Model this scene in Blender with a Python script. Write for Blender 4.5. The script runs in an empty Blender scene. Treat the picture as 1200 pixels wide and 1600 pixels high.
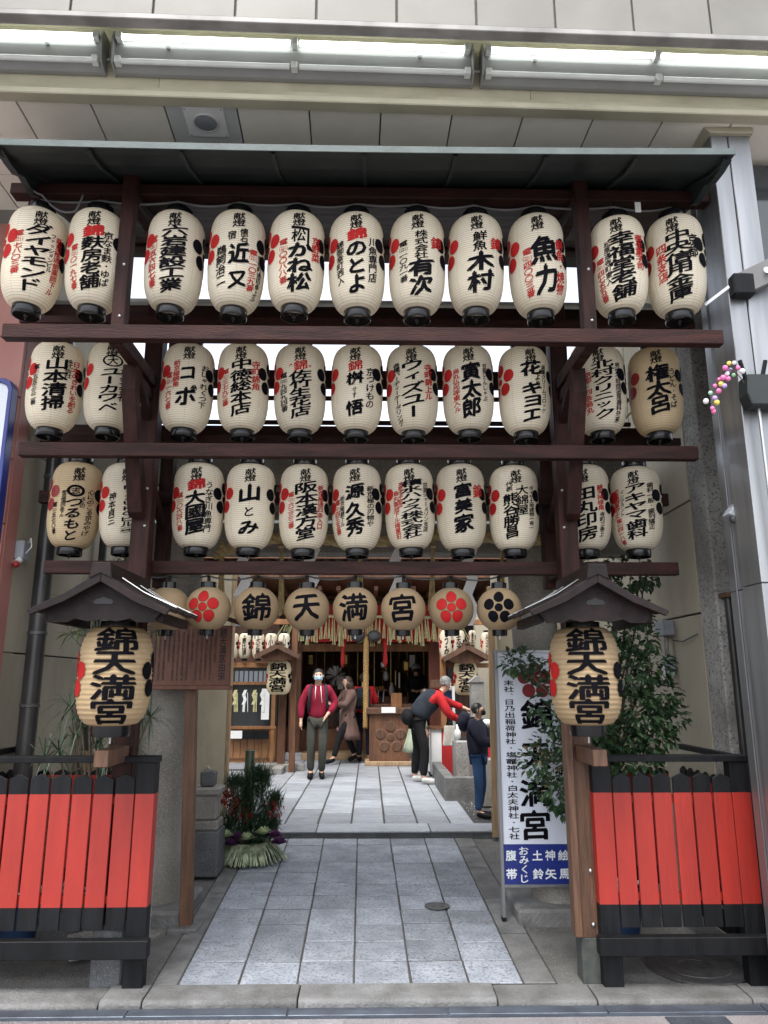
import bpy, bmesh, math, random
from mathutils import Vector, Matrix
R = math.radians
rnd = random.Random(7)
S = bpy.context.scene
C = S.collection

# ------------------------------------------------------------ camera, sky, sun, exposure
FOC, PITCH, YAW, CZ = 1160.0, R(13.0), R(1.1), 1.70
cam_data = bpy.data.cameras.new('camera')
cam_data.sensor_fit = 'VERTICAL'; cam_data.sensor_height = 36.0
cam_data.lens = FOC / 1600 * 36.0
cam_data.clip_start = 0.05; cam_data.clip_end = 3000
cam = bpy.data.objects.new('camera', cam_data); C.objects.link(cam)
cam.location = (0, 0, CZ); cam.rotation_euler = (R(90) + PITCH, 0, -YAW)
S.camera = cam
CR = cam.rotation_euler.to_matrix()

SUN_EL, SUN_ROT = R(64), R(200)
w = bpy.data.worlds.new("World"); S.world = w; w.use_nodes = True
nt = w.node_tree; bgn = nt.nodes['Background']
sky = nt.nodes.new('ShaderNodeTexSky'); sky.sky_type = 'NISHITA'; sky.sun_disc = False
sky.sun_elevation = SUN_EL; sky.sun_rotation = SUN_ROT; sky.air_density = 1.0; sky.dust_density = 3.0; sky.ozone_density = 1.5
hs = nt.nodes.new('ShaderNodeHueSaturation'); hs.inputs['Saturation'].default_value = 0.32   # thin overcast
nt.links.new(sky.outputs[0], hs.inputs['Color']); nt.links.new(hs.outputs[0], bgn.inputs[0])
bgn.inputs[1].default_value = 0.15
sd = bpy.data.lights.new('sun', 'SUN'); sd.energy = 0.9; sd.angle = R(24); sd.color = (1.0, 0.96, 0.9)
sun = bpy.data.objects.new('sun', sd); C.objects.link(sun)
sdir = Vector((math.sin(SUN_ROT) * math.cos(SUN_EL), math.cos(SUN_ROT) * math.cos(SUN_EL), math.sin(SUN_EL)))
sun.rotation_euler = (-sdir).to_track_quat('-Z', 'Y').to_euler(); sun.location = (0, 0, 30)
S.view_settings.view_transform = 'Standard'; S.view_settings.look = 'None'
S.view_settings.gamma = 1; S.view_settings.use_curve_mapping = False
S.view_settings.exposure = 1.66

# ------------------------------------------------------------ helpers
def ray(px, py):
    return CR @ Vector(((px - 600) / FOC, (800 - py) / FOC, -1))
def at(px, py, Y):
    d = ray(px, py); return Vector((0, 0, CZ)) + d * (Y / d.y)
def atz(px, py, z):
    d = ray(px, py); return Vector((0, 0, CZ)) + d * ((z - CZ) / d.z)
def X(px, py, Y): return at(px, py, Y).x
def Z(py, Y, px=578): return at(px, py, Y).z

def tag(o, label=None, cat=None, group=None, kind=None):
    if label: o['label'] = label
    if cat: o['category'] = cat
    if group: o['group'] = group
    if kind: o['kind'] = kind
    return o
def thing(name, loc, label, cat, group=None, rz=0):
    o = bpy.data.objects.new(name, None); C.objects.link(o)
    o.location = loc; o.rotation_euler.z = rz; o.empty_display_size = .1
    return tag(o, label, cat, group)
def copy_tree(o, parent=None):
    c = o.copy(); C.objects.link(c)
    if parent is not None: c.parent = parent
    for ch in list(o.children): copy_tree(ch, c)
    return c

class MB:
    def __init__(s): s.v = []; s.f = []; s.m = []
    def add(s, vs, fs, m=0):
        b = len(s.v); s.v += [Vector(p) for p in vs]
        s.f += [tuple(b + i for i in f) for f in fs]; s.m += [m] * len(fs); return s
    def box(s, a, b, m=0, rz=0, pivot=None):
        x0, y0, z0 = a; x1, y1, z1 = b
        vs = [Vector(p) for p in ((x0,y0,z0),(x1,y0,z0),(x1,y1,z0),(x0,y1,z0),(x0,y0,z1),(x1,y0,z1),(x1,y1,z1),(x0,y1,z1))]
        if rz:
            pv = Vector(pivot) if pivot else (Vector(a) + Vector(b)) / 2
            M3 = Matrix.Rotation(rz, 3, 'Z'); vs = [M3 @ (p - pv) + pv for p in vs]
        return s.add(vs, ((0,3,2,1),(4,5,6,7),(0,1,5,4),(1,2,6,5),(2,3,7,6),(3,0,4,7)), m)
    def bar(s, p, q, wd, ht, m=0, up=(0, 0, 1)):
        p, q = Vector(p), Vector(q); d = (q - p).normalized(); up = Vector(up)
        sx = d.cross(up)
        if sx.length < 1e-4: sx = d.cross(Vector((0, 1, 0)))
        sx.normalize(); u = sx.cross(d).normalized(); sx *= wd / 2; u *= ht / 2
        vs = [p - sx - u, p + sx - u, p + sx + u, p - sx + u, q - sx - u, q + sx - u, q + sx + u, q - sx + u]
        return s.add(vs, ((0,1,2,3),(7,6,5,4),(0,4,5,1),(1,5,6,2),(2,6,7,3),(3,7,4,0)), m)
    def tube(s, pts, r, seg=8, m=0, caps=True):
        pts = [Vector(p) for p in pts]; n = len(pts)
        rr = r if isinstance(r, (list, tuple)) else [r] * n
        prev = None; b = len(s.v)
        for i, p in enumerate(pts):
            d = (pts[min(i + 1, n - 1)] - pts[max(i - 1, 0)]).normalized()
            if prev is None:
                a = d.cross(Vector((0, 0, 1)));
                if a.length < .05: a = d.cross(Vector((0, 1, 0)))
            else: a = prev - d * prev.dot(d)
            a.normalize(); prev = a; c = d.cross(a)
            for k in range(seg):
                t = 2 * math.pi * k / seg
                s.v.append(p + (a * math.cos(t) + c * math.sin(t)) * rr[i])
        for i in range(n - 1):
            for k in range(seg):
                k2 = (k + 1) % seg
                s.f.append((b + i*seg + k, b + i*seg + k2, b + (i+1)*seg + k2, b + (i+1)*seg + k)); s.m.append(m)
        if caps:
            s.f.append(tuple(b + k for k in reversed(range(seg)))); s.m.append(m)
            s.f.append(tuple(b + (n-1)*seg + k for k in range(seg))); s.m.append(m)
        return s
    def lathe(s, prof, c=(0, 0, 0), seg=24, m=0, caps=True, sy=1.0):
        c = Vector(c); b = len(s.v); n = len(prof)
        for r, z in prof:
            for k in range(seg):
                t = 2 * math.pi * k / seg
                s.v.append(c + Vector((r * math.cos(t), r * math.sin(t) * sy, z)))
        for i in range(n - 1):
            for k in range(seg):
                k2 = (k + 1) % seg
                s.f.append((b + i*seg + k, b + i*seg + k2, b + (i+1)*seg + k2, b + (i+1)*seg + k)); s.m.append(m)
        if caps:
            s.f.append(tuple(b + k for k in reversed(range(seg)))); s.m.append(m)
            s.f.append(tuple(b + (n-1)*seg + k for k in range(seg))); s.m.append(m)
        return s
    def prism(s, poly, axis, a, b, m=0):
        # poly: 2-D outline; axis 'x': (y,z) swept along x; 'y': (x,z) swept along y; 'z': (x,y) swept along z
        def mk(u, v, t): return {'x': (t, u, v), 'y': (u, t, v), 'z': (u, v, t)}[axis]
        n = len(poly)
        vs = [mk(u, v, a) for u, v in poly] + [mk(u, v, b) for u, v in poly]
        fs = [tuple(range(n)), tuple(reversed(range(n, 2 * n)))] + [(i, n + i, n + (i+1) % n, (i+1) % n) for i in range(n)]
        return s.add(vs, fs, m)
    def ball(s, c, r, m=0, seg=10, rings=6, sc=(1, 1, 1)):
        c = Vector(c)
        prof = [(max(1e-4, math.sin(math.pi * i / rings)) , -math.cos(math.pi * i / rings)) for i in range(rings + 1)]
        b = len(s.v)
        s.lathe(prof, (0, 0, 0), seg, m, caps=False)
        for i in range(b, len(s.v)):
            p = s.v[i]; s.v[i] = c + Vector((p.x * sc[0], p.y * sc[1], p.z * sc[2])) * r
        return s
    def build(s, name, mats, parent=None, smooth=False, local=False, bevel=0):
        me = bpy.data.meshes.new(name)
        off = Vector((0, 0, 0))
        if parent is not None and not local:
            q = parent
            while q is not None: off = off + q.location; q = q.parent
        me.from_pydata([tuple(p - off) for p in s.v], [], s.f)
        if not isinstance(mats, (list, tuple)): mats = [mats]
        for mt in mats: me.materials.append(mt)
        if len(mats) > 1: me.polygons.foreach_set('material_index', s.m)
        if smooth is True: me.polygons.foreach_set('use_smooth', [True] * len(s.f))
        me.validate(); me.update()
        bm = bmesh.new(); bm.from_mesh(me)
        if len(bm.faces) < 60000: bmesh.ops.recalc_face_normals(bm, faces=bm.faces)
        if smooth == 'auto':
            for f in bm.faces: f.smooth = True
            for e in bm.edges:
                if len(e.link_faces) == 2 and e.calc_face_angle(0) > R(38): e.smooth = False
        bm.to_mesh(me); bm.free()
        o = bpy.data.objects.new(name, me); C.objects.link(o)
        if parent is not None: o.parent = parent
        if bevel:
            md = o.modifiers.new('bevel', 'BEVEL'); md.width = bevel; md.segments = 1; md.limit_method = 'ANGLE'
        return o

def link_nodes(nt, a, b): nt.links.new(a, b)
def mat(name, c1, c2=None, scale=4, stretch=(1, 1, 1), rough=.6, bump=0, bscale=40, rand=0, metal=0, detail=6,
        lo=.35, hi=.65, spec=.5, speck=None, speck_scale=150, transl=0, coat=0, dirt=0):
    m = bpy.data.materials.new(name); m.use_nodes = True; t = m.node_tree; N = t.nodes; L = t.links
    b = N['Principled BSDF']; out = N['Material Output']
    b.inputs['Roughness'].default_value = rough; b.inputs['Metallic'].default_value = metal
    b.inputs['Specular IOR Level'].default_value = spec; b.inputs['Coat Weight'].default_value = coat
    tc = N.new('ShaderNodeTexCoord'); mp = N.new('ShaderNodeMapping'); mp.inputs['Scale'].default_value = stretch
    L.new(tc.outputs['Object'], mp.inputs['Vector'])
    oi = N.new('ShaderNodeObjectInfo')
    addv = N.new('ShaderNodeVectorMath'); addv.operation = 'ADD'
    mulr = N.new('ShaderNodeMath'); mulr.operation = 'MULTIPLY'; mulr.inputs[1].default_value = 37.0
    L.new(oi.outputs['Random'], mulr.inputs[0]); L.new(mulr.outputs[0], addv.inputs[1]); L.new(mp.outputs[0], addv.inputs[0])
    vec = addv.outputs[0]
    if c2 is None: c2 = tuple(x * .82 for x in c1)
    n1 = N.new('ShaderNodeTexNoise'); n1.inputs['Scale'].default_value = scale; n1.inputs['Detail'].default_value = detail
    L.new(vec, n1.inputs['Vector'])
    mr = N.new('ShaderNodeMapRange'); mr.inputs['From Min'].default_value = lo; mr.inputs['From Max'].default_value = hi
    L.new(n1.outputs['Fac'], mr.inputs['Value'])
    mx = N.new('ShaderNodeMix'); mx.data_type = 'RGBA'
    mx.inputs['A'].default_value = (*c1, 1); mx.inputs['B'].default_value = (*c2, 1)
    L.new(mr.outputs[0], mx.inputs['Factor']); col = mx.outputs['Result']
    if speck:
        n2 = N.new('ShaderNodeTexNoise'); n2.inputs['Scale'].default_value = speck_scale; n2.inputs['Detail'].default_value = 2
        L.new(vec, n2.inputs['Vector'])
        m2 = N.new('ShaderNodeMapRange'); m2.inputs['From Min'].default_value = .52; m2.inputs['From Max'].default_value = .66
        L.new(n2.outputs['Fac'], m2.inputs['Value'])
        x2 = N.new('ShaderNodeMix'); x2.data_type = 'RGBA'; x2.inputs['B'].default_value = (*speck, 1)
        L.new(m2.outputs[0], x2.inputs['Factor']); L.new(col, x2.inputs['A']); col = x2.outputs['Result']
    if dirt:
        n3 = N.new('ShaderNodeTexNoise'); n3.inputs['Scale'].default_value = 1.7; n3.inputs['Detail'].default_value = 8; n3.inputs['Roughness'].default_value = .65
        L.new(vec, n3.inputs['Vector'])
        m3 = N.new('ShaderNodeMapRange'); m3.inputs['From Min'].default_value = .48; m3.inputs['From Max'].default_value = .72
        m3.inputs['To Max'].default_value = dirt; L.new(n3.outputs['Fac'], m3.inputs['Value'])
        x3 = N.new('ShaderNodeMix'); x3.data_type = 'RGBA'; x3.inputs['B'].default_value = (c1[0]*.3, c1[1]*.28, c1[2]*.25, 1)
        L.new(m3.outputs[0], x3.inputs['Factor']); L.new(col, x3.inputs['A']); col = x3.outputs['Result']
    if rand:
        h = N.new('ShaderNodeHueSaturation'); r = N.new('ShaderNodeMapRange')
        r.inputs['To Min'].default_value = 1 - rand; r.inputs['To Max'].default_value = 1 + rand
        L.new(oi.outputs['Random'], r.inputs['Value']); L.new(r.outputs[0], h.inputs['Value']); L.new(col, h.inputs['Color']); col = h.outputs[0]
    L.new(col, b.inputs['Base Color'])
    if bump:
        nb = N.new('ShaderNodeTexNoise'); nb.inputs['Scale'].default_value = bscale; nb.inputs['Detail'].default_value = 4
        L.new(vec, nb.inputs['Vector']); bp = N.new('ShaderNodeBump'); bp.inputs['Strength'].default_value = bump
        bp.inputs['Distance'].default_value = .01; L.new(nb.outputs['Fac'], bp.inputs['Height']); L.new(bp.outputs[0], b.inputs['Normal'])
        rr = N.new('ShaderNodeMapRange'); rr.inputs['To Min'].default_value = max(0, rough - .12); rr.inputs['To Max'].default_value = min(1, rough + .12)
        L.new(n1.outputs['Fac'], rr.inputs['Value']); L.new(rr.outputs[0], b.inputs['Roughness'])
    if transl:
        tr = N.new('ShaderNodeBsdfTranslucent'); L.new(col, tr.inputs['Color'])
        ms = N.new('ShaderNodeMixShader'); ms.inputs[0].default_value = transl
        L.new(b.outputs[0], ms.inputs[1]); L.new(tr.outputs[0], ms.inputs[2]); L.new(ms.outputs[0], out.inputs['Surface'])
    m['col'] = 1
    return m
def emis(name, c, st):
    m = bpy.data.materials.new(name); m.use_nodes = True; b = m.node_tree.nodes['Principled BSDF']
    b.inputs['Base Color'].default_value = (*c, 1); b.inputs['Emission Color'].default_value = (*c, 1)
    b.inputs['Emission Strength'].default_value = st; return m

def paper(name, c1, c2, rib, pitch, transl=.35, ribstr=.65):
    """washi paper with the bamboo hoops showing as thin darker lines, stained near top and bottom"""
    m = mat(name, c1, c2, scale=6, rough=.75, spec=.25, lo=.3, hi=.75, transl=transl, bump=.2, bscale=30, rand=.10, dirt=.10)
    t = m.node_tree; N = t.nodes; L = t.links; b = N['Principled BSDF']
    col = b.inputs['Base Color'].links[0].from_socket
    tc = N.new('ShaderNodeTexCoord'); sp = N.new('ShaderNodeSeparateXYZ'); L.new(tc.outputs['Object'], sp.inputs[0])
    fr = N.new('ShaderNodeMath'); fr.operation = 'PINGPONG'; fr.inputs[1].default_value = pitch / 2
    L.new(sp.outputs['Z'], fr.inputs[0])
    r = N.new('ShaderNodeMapRange'); r.inputs['From Min'].default_value = 0; r.inputs['From Max'].default_value = pitch * .16
    r.inputs['To Min'].default_value = ribstr; r.inputs['To Max'].default_value = 0; L.new(fr.outputs[0], r.inputs['Value'])
    x = N.new('ShaderNodeMix'); x.data_type = 'RGBA'; x.inputs['B'].default_value = (*rib, 1)
    L.new(r.outputs[0], x.inputs['Factor']); L.new(col, x.inputs['A'])
    # eight pasted paper seams running down the body
    ang = N.new('ShaderNodeMath'); ang.operation = 'ARCTAN2'; L.new(sp.outputs['X'], ang.inputs[0]); L.new(sp.outputs['Y'], ang.inputs[1])
    p2 = N.new('ShaderNodeMath'); p2.operation = 'PINGPONG'; p2.inputs[1].default_value = math.pi / 8; L.new(ang.outputs[0], p2.inputs[0])
    r2 = N.new('ShaderNodeMapRange'); r2.inputs['From Max'].default_value = .02; r2.inputs['To Min'].default_value = .3; r2.inputs['To Max'].default_value = 0
    L.new(p2.outputs[0], r2.inputs['Value'])
    x2 = N.new('ShaderNodeMix'); x2.data_type = 'RGBA'; x2.inputs['B'].default_value = (*rib, 1)
    L.new(r2.outputs[0], x2.inputs['Factor']); L.new(x.outputs['Result'], x2.inputs['A'])
    L.new(x2.outputs['Result'], b.inputs['Base Color'])
    for n in N:
        if n.type == 'BSDF_TRANSLUCENT': L.new(x2.outputs['Result'], n.inputs['Color'])
    return m

# ------------------------------------------------------------ materials
m_rack = mat('stained_wood', (.037,.0115,.009), (.016,.006,.005), scale=3, stretch=(1, 7, 7), rough=.6, bump=.4, bscale=25, rand=.2, spec=.2, dirt=.5)
m_rackv = mat('stained_wood_upright', (.037,.0115,.009), (.016,.006,.005), scale=3, stretch=(7, 7, 1), rough=.6, bump=.4, bscale=25, rand=.2, spec=.2, dirt=.5)
m_old = mat('weathered_wood', (.13,.063,.034), (.07,.035,.02), scale=4, stretch=(9, 9, .8), rough=.6, bump=.6, bscale=20, rand=.1, dirt=.5)
m_pale = mat('pale_wood', (.38,.26,.15), (.26,.17,.09), scale=4, stretch=(6, 6, 1), rough=.6, bump=.3, rand=.12)
m_hallwood = mat('hall_wood', (.17,.075,.035), (.09,.038,.02), scale=3, stretch=(5, 5, 1), rough=.5, bump=.3, rand=.15)
m_orange = mat('honey_wood', (.32,.15,.06), (.2,.09,.035), scale=3, stretch=(5, 5, 1), rough=.5, bump=.3, rand=.1)
m_patina = mat('bronze_patina', (.045,.055,.052), (.09,.09,.08), scale=14, rough=.7, metal=.3, bump=.4)
m_copedge = mat('weathered_copper_edge', (.06,.08,.077), (.10,.125,.12), scale=6, rough=.6, bump=.2)
m_copper = mat('green_copper', (.008,.013,.013), (.016,.024,.023), scale=3, rough=.55, bump=.2, bscale=8, rand=.1)
m_black = mat('black_lacquer', (.004,.004,.005), (.007,.007,.008), rough=.25, coat=.15, spec=.35)
m_blackp = mat('black_paint', (.005,.0055,.0065), (.010,.0105,.012), scale=5, rough=.55, spec=.18, bump=.25, bscale=30, rand=.15, stretch=(3,3,.6))
m_verm = mat('vermilion_paint', (.31,.020,.012), (.26,.016,.010), scale=3, rough=.5, bump=.2, bscale=18, rand=.09, dirt=.28, stretch=(3,3,.6))
m_ink = mat('black_ink', (.003,.003,.005), (.006,.006,.008), rough=.75, spec=.06)
m_redink = mat('red_ink', (.40,.016,.016), (.33,.013,.013), rough=.7, spec=.15)
m_darkred = mat('dark_red_ink', (.22,.012,.012), (.17,.010,.010), rough=.6)
m_darkink = mat('board_ink', (.012,.007,.006), rough=.6)
m_whiteprint = mat('white_print', (.75,.78,.82), rough=.5)
m_paper = paper('cream_lantern_paper', (.88,.82,.68), (.83,.75,.58), (.33,.20,.08), .0145)
m_papertan = paper('aged_lantern_paper', (.64,.52,.34), (.55,.43,.26), (.28,.14,.05), .0145)
m_paperbig = paper('kraft_lantern_paper', (.47,.35,.21), (.39,.28,.155), (.36,.22,.10), .030, .2, .45)
m_papersph = paper('tan_lantern_paper', (.36,.265,.16), (.30,.215,.125), (.34,.22,.11), .009, .2, .35)
m_straw = mat('rice_straw', (.52,.40,.20), (.36,.26,.12), scale=30, stretch=(1, 1, 1), rough=.8, bump=.5)
m_freshstraw = mat('fresh_straw', (.62,.58,.32), (.45,.42,.2), scale=20, rough=.8)
m_shide = mat('white_paper', (.82,.82,.80), (.74,.74,.73), rough=.8)
m_cable = mat('grey_cable', (.14,.14,.14), rough=.5)
m_bcable = mat('black_cable', (.012,.012,.012), rough=.5)
m_steel = mat('brushed_steel', (.60,.61,.64), (.52,.53,.56), scale=3, stretch=(8, 8, .5), rough=.24, metal=1)
m_alu = mat('anodised_aluminium', (.37,.375,.385), (.27,.275,.285), scale=2, stretch=(5, 5, .4), rough=.40, metal=.85, bump=.05, dirt=.1)
m_bolt = mat('zinc_bolt', (.5,.5,.5), rough=.35, metal=.9)
m_ceil = mat('ceiling_panel_paint', (.84,.81,.70), (.77,.73,.62), scale=2, rough=.6, bump=.1, bscale=60, rand=.05, dirt=.15)
m_fascia = mat('fascia_tile', (.20,.193,.17), (.17,.163,.142), scale=3, rough=.5, rand=.05, dirt=.15)
m_cream = mat('cream_board_paint', (.48,.455,.335), (.40,.38,.27), scale=3, rough=.55, dirt=.35)
m_grout = mat('dark_joint', (.20,.19,.17), rough=.8)
m_fixture = mat('white_enamel', (.62,.64,.62), (.55,.57,.55), rough=.4)
m_trim = mat('grey_metal_trim', (.36,.35,.33), (.20,.195,.185), rough=.5, dirt=.5)
m_fixhouse = mat('fixture_enamel', (.27,.28,.27), (.23,.235,.23), rough=.45, dirt=.2)
m_roofw = mat('dark_roof_boards', (.014,.007,.007), (.007,.0045,.0045), scale=3, stretch=(6, 1, 6), rough=.55, bump=.3, rand=.3, spec=.25)
m_tube = mat('unlit_tube_glass', (.75,.78,.76), rough=.15)
m_lit = emis('lit_tube', (.95, 1.0, .97), 3.0)
m_pink = mat('terracotta_wall_tile', (.36,.15,.12), (.30,.12,.10), scale=2, rough=.5, rand=.06, dirt=.2, bump=.1)
m_beige = mat('beige_render', (.42,.375,.285), (.33,.295,.22), scale=1.2, stretch=(1, 1, .4), rough=.85, bump=.35, bscale=50, dirt=.35)
m_conc = mat('raw_concrete', (.34,.33,.31), (.22,.215,.20), scale=3, rough=.9, bump=.7, bscale=30, dirt=.7, speck=(.12,.115,.11), speck_scale=60)
m_torii = mat('torii_granite', (.25,.235,.205), (.16,.15,.13), scale=2.5, rough=.85, bump=.5, bscale=70, speck=(.34,.32,.29), speck_scale=130, dirt=.5)
m_granite = mat('pale_granite', (.28,.305,.34), (.19,.21,.24), scale=6, rough=.65, bump=1.0, bscale=38, rand=.24, speck=(.115,.125,.145), speck_scale=60, dirt=.45)
m_smooth = mat('smooth_granite', (.33,.35,.38), (.27,.29,.32), scale=5, rough=.5, bump=.35, bscale=60, rand=.22, speck=(.19,.20,.215), speck_scale=90, dirt=.35)
m_kerb = mat('worn_kerb_stone', (.17,.17,.168), (.09,.09,.087), scale=6, rough=.8, bump=.9, bscale=50, rand=.12, speck=(.14,.14,.14), dirt=.55)
m_ground = mat('stained_concrete_ground', (.13,.127,.12), (.07,.069,.066), scale=3, rough=.75, bump=.5, bscale=60, dirt=.6, speck=(.24,.235,.22))
m_joint = mat('sandy_joint', (.06,.058,.055), (.035,.034,.033), scale=20, rough=.95)
m_street = mat('arcade_paver', (.22,.205,.21), (.16,.15,.155), scale=5, rough=.45, bump=.2, bscale=80, rand=.14, speck=(.32,.31,.31), dirt=.25)
m_drain = mat('slot_drain_steel', (.10,.12,.15), (.07,.08,.10), scale=8, rough=.45, metal=.5, bump=.2)
m_iron = mat('cast_iron', (.07,.07,.07), (.12,.12,.12), scale=20, rough=.6, metal=.5, bump=.4)
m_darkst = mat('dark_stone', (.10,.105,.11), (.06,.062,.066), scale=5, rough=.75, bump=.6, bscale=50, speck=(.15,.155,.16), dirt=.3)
m_pipe = mat('black_plastic_pipe', (.025,.024,.025), (.04,.038,.038), scale=3, rough=.3, dirt=.3)
m_bbox = mat('grey_junction_box', (.28,.30,.33), rough=.5, dirt=.3)
m_brownboard = mat('lacquered_board', (.13,.045,.022), (.09,.03,.016), scale=3, stretch=(6, 6, 1), rough=.45, bump=.2)
m_signwhite = mat('sign_panel', (.66,.70,.78), (.62,.66,.74), scale=1, rough=.35)
m_signblue = mat('sign_blue', (.015,.03,.20), rough=.35)
m_leaf = mat('glossy_leaf', (.022,.055,.022), (.045,.09,.035), scale=9, rough=.35, transl=.15)
m_leafd = mat('dark_leaf', (.022,.05,.02), (.04,.08,.03), scale=9, rough=.4, transl=.1)
m_pine = mat('pine_needle', (.02,.055,.025), (.045,.085,.04), scale=9, rough=.5)
m_bamb = mat('green_bamboo', (.07,.10,.055), (.05,.07,.04), scale=5, stretch=(6,6,1), rough=.35)
m_bark = mat('bark', (.10,.07,.05), (.05,.035,.025), scale=12, rough=.9, bump=.6)
m_berry = mat('red_leaf', (.24,.015,.02), (.12,.01,.012), scale=20, rough=.5)
m_cabw = mat('cabbage_cream', (.62,.66,.45), (.35,.45,.22), scale=20, rough=.6, transl=.1)
m_cabp = mat('cabbage_purple', (.14,.04,.13), (.06,.02,.07), scale=20, rough=.6)
m_redcloth = mat('red_cloth', (.50,.02,.02), (.40,.015,.015), rough=.8)
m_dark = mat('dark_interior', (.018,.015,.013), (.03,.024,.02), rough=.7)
m_gravel = mat('pale_gravel', (.42,.42,.42), (.25,.25,.25), scale=60, rough=.9, bump=1, bscale=90)
m_brass = mat('brass', (.55,.38,.12), rough=.3, metal=.9)
m_glass = mat('window_glass', (.05,.055,.06), (.04,.045,.05), rough=.06, spec=.9)
m_blue = mat('blue_glaze', (.02,.05,.13), (.03,.07,.17), rough=.25)
# ------------------------------------------------------------ lettering
K, RD = 0, 1
GL = {}
NEED = set()
def need(*strs):
    for s_ in strs: NEED.update(s_)
def load_glyphs(off=.0):
    tmp = []
    for ch in sorted(NEED):
        if ch.isspace(): continue
        cu = bpy.data.curves.new('t', 'FONT'); cu.body = ch; cu.size = 1; cu.resolution_u = 2; cu.offset = off
        o = bpy.data.objects.new('t', cu); C.objects.link(o); tmp.append((ch, o, cu))
    bpy.context.view_layer.update()
    dg = bpy.context.evaluated_depsgraph_get()
    for ch, o, cu in tmp:
        ev = o.evaluated_get(dg); me = ev.to_mesh()
        me.calc_loop_triangles()
        vs = [(v.co.x, v.co.y) for v in me.vertices]; fs = [tuple(t.vertices) for t in me.loop_triangles]
        ev.to_mesh_clear()
        if vs:
            x0 = min(v[0] for v in vs); x1 = max(v[0] for v in vs); y0 = min(v[1] for v in vs); y1 = max(v[1] for v in vs)
        else: x0 = y0 = 0; x1 = y1 = 1
        GL[ch] = (vs, fs, x0, x1, y0, y1)
    for ch, o, cu in tmp:
        bpy.data.objects.remove(o); bpy.data.curves.remove(cu)
ROT = 'ー～（）()'
SMALL = 'ァィゥェォャュョッゃゅょっぁぃぅぇぉ・、.'
def glyph(ch, cx, cy, wd, ht, slant=0.0, vertical=True):
    """verts (x right, y up) of one character fitted in the cell centred at cx, cy"""
    vs, fs, x0, x1, y0, y1 = GL[ch]
    gx, gy = (x0 + x1) / 2, (y0 + y1) / 2
    gw, gh = x1 - x0, y1 - y0
    rot = vertical and ch in ROT
    if rot:
        pts = [((y - gy), -(x - gx)) for x, y in vs]; gw, gh = gh, gw
    else: pts = [(x - gx, y - gy) for x, y in vs]
    if ch in SMALL: sx = sy = .78
    elif max(gw, gh) < .62 and ch not in '一二三七八〇0': sx = sy = 1.0
    else: sx = sy = 1.0
    big = 1.0 / .93
    out = []
    for x, y in pts:
        x, y = x * big * 1.06 * sx * wd, y * big * sy * ht
        out.append((cx + x, cy + y + slant * x))
    if ch in '、': out = [(x + .28 * wd, y + .28 * ht) for x, y in out]
    return out, fs
def column(items, text, cx, v0, v1, wd, mi, slant=0.04, jit=0.02, fill=.98, bold=.022):
    """a vertical column of characters; v grows downwards; items gets (pts, faces, material)"""
    chs = [c for c in text]
    # merge '(221)' into one horizontal cell
    cells = []; i = 0
    while i < len(chs):
        if chs[i] == '(' and i + 4 < len(chs) and chs[i+1].isdigit() and ')' in chs[i:i+5]:
            j = chs.index(')', i); cells.append(''.join(chs[i:j+1])); i = j + 1
        else: cells.append(chs[i]); i += 1
    n = len(cells); st = (v1 - v0) / n; r = random.Random(text)
    for k, c in enumerate(cells):
        cy = -(v0 + st * (k + .5))
        if c.isspace(): continue
        if len(c) > 1:
            m = len(c)
            for q, d in enumerate(c):
                p, f = glyph(d, cx + (q - (m - 1) / 2) * wd * 1.15 / m, cy, wd * .5, st * .8, vertical=False); items.append((p, f, mi))
        else:
            p, f = glyph(c, cx + r.uniform(-jit, jit) * wd, cy, wd * r.uniform(.95, 1.05), st * fill, slant)
            if bold: items.extend(embolden(p, f, mi, bold * wd, bold * st))
            else: items.append((p, f, mi))
def disc2(items, cx, cy, rx, ry, mi, n=20):
    pts = [(cx, cy)] + [(cx + rx * math.cos(2*math.pi*i/n), cy + ry * math.sin(2*math.pi*i/n)) for i in range(n)]
    items.append((pts, [(0, i + 1, (i + 1) % n + 1) for i in range(n)], mi))
def ring2(items, cx, cy, r0, r1, ys, mi, n=24):
    pts = []; 
    for i in range(n):
        c, s_ = math.cos(2*math.pi*i/n), math.sin(2*math.pi*i/n)
        pts += [(cx + r0*c, cy + r0*s_*ys), (cx + r1*c, cy + r1*s_*ys)]
    fs = []
    for i in range(n):
        a, b = 2*i, 2*((i+1) % n); fs += [(a, a+1, b+1), (a, b+1, b)]
    items.append((pts, fs, mi))
def embolden(p, f, mi, dx, dy):
    return [([(x - dx, y - dy * .6) for x, y in p], f, mi, 0), ([(x + dx, y - dy * .6) for x, y in p], f, mi, 1), ([(x, y + dy) for x, y in p], f, mi, 2)]
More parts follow.
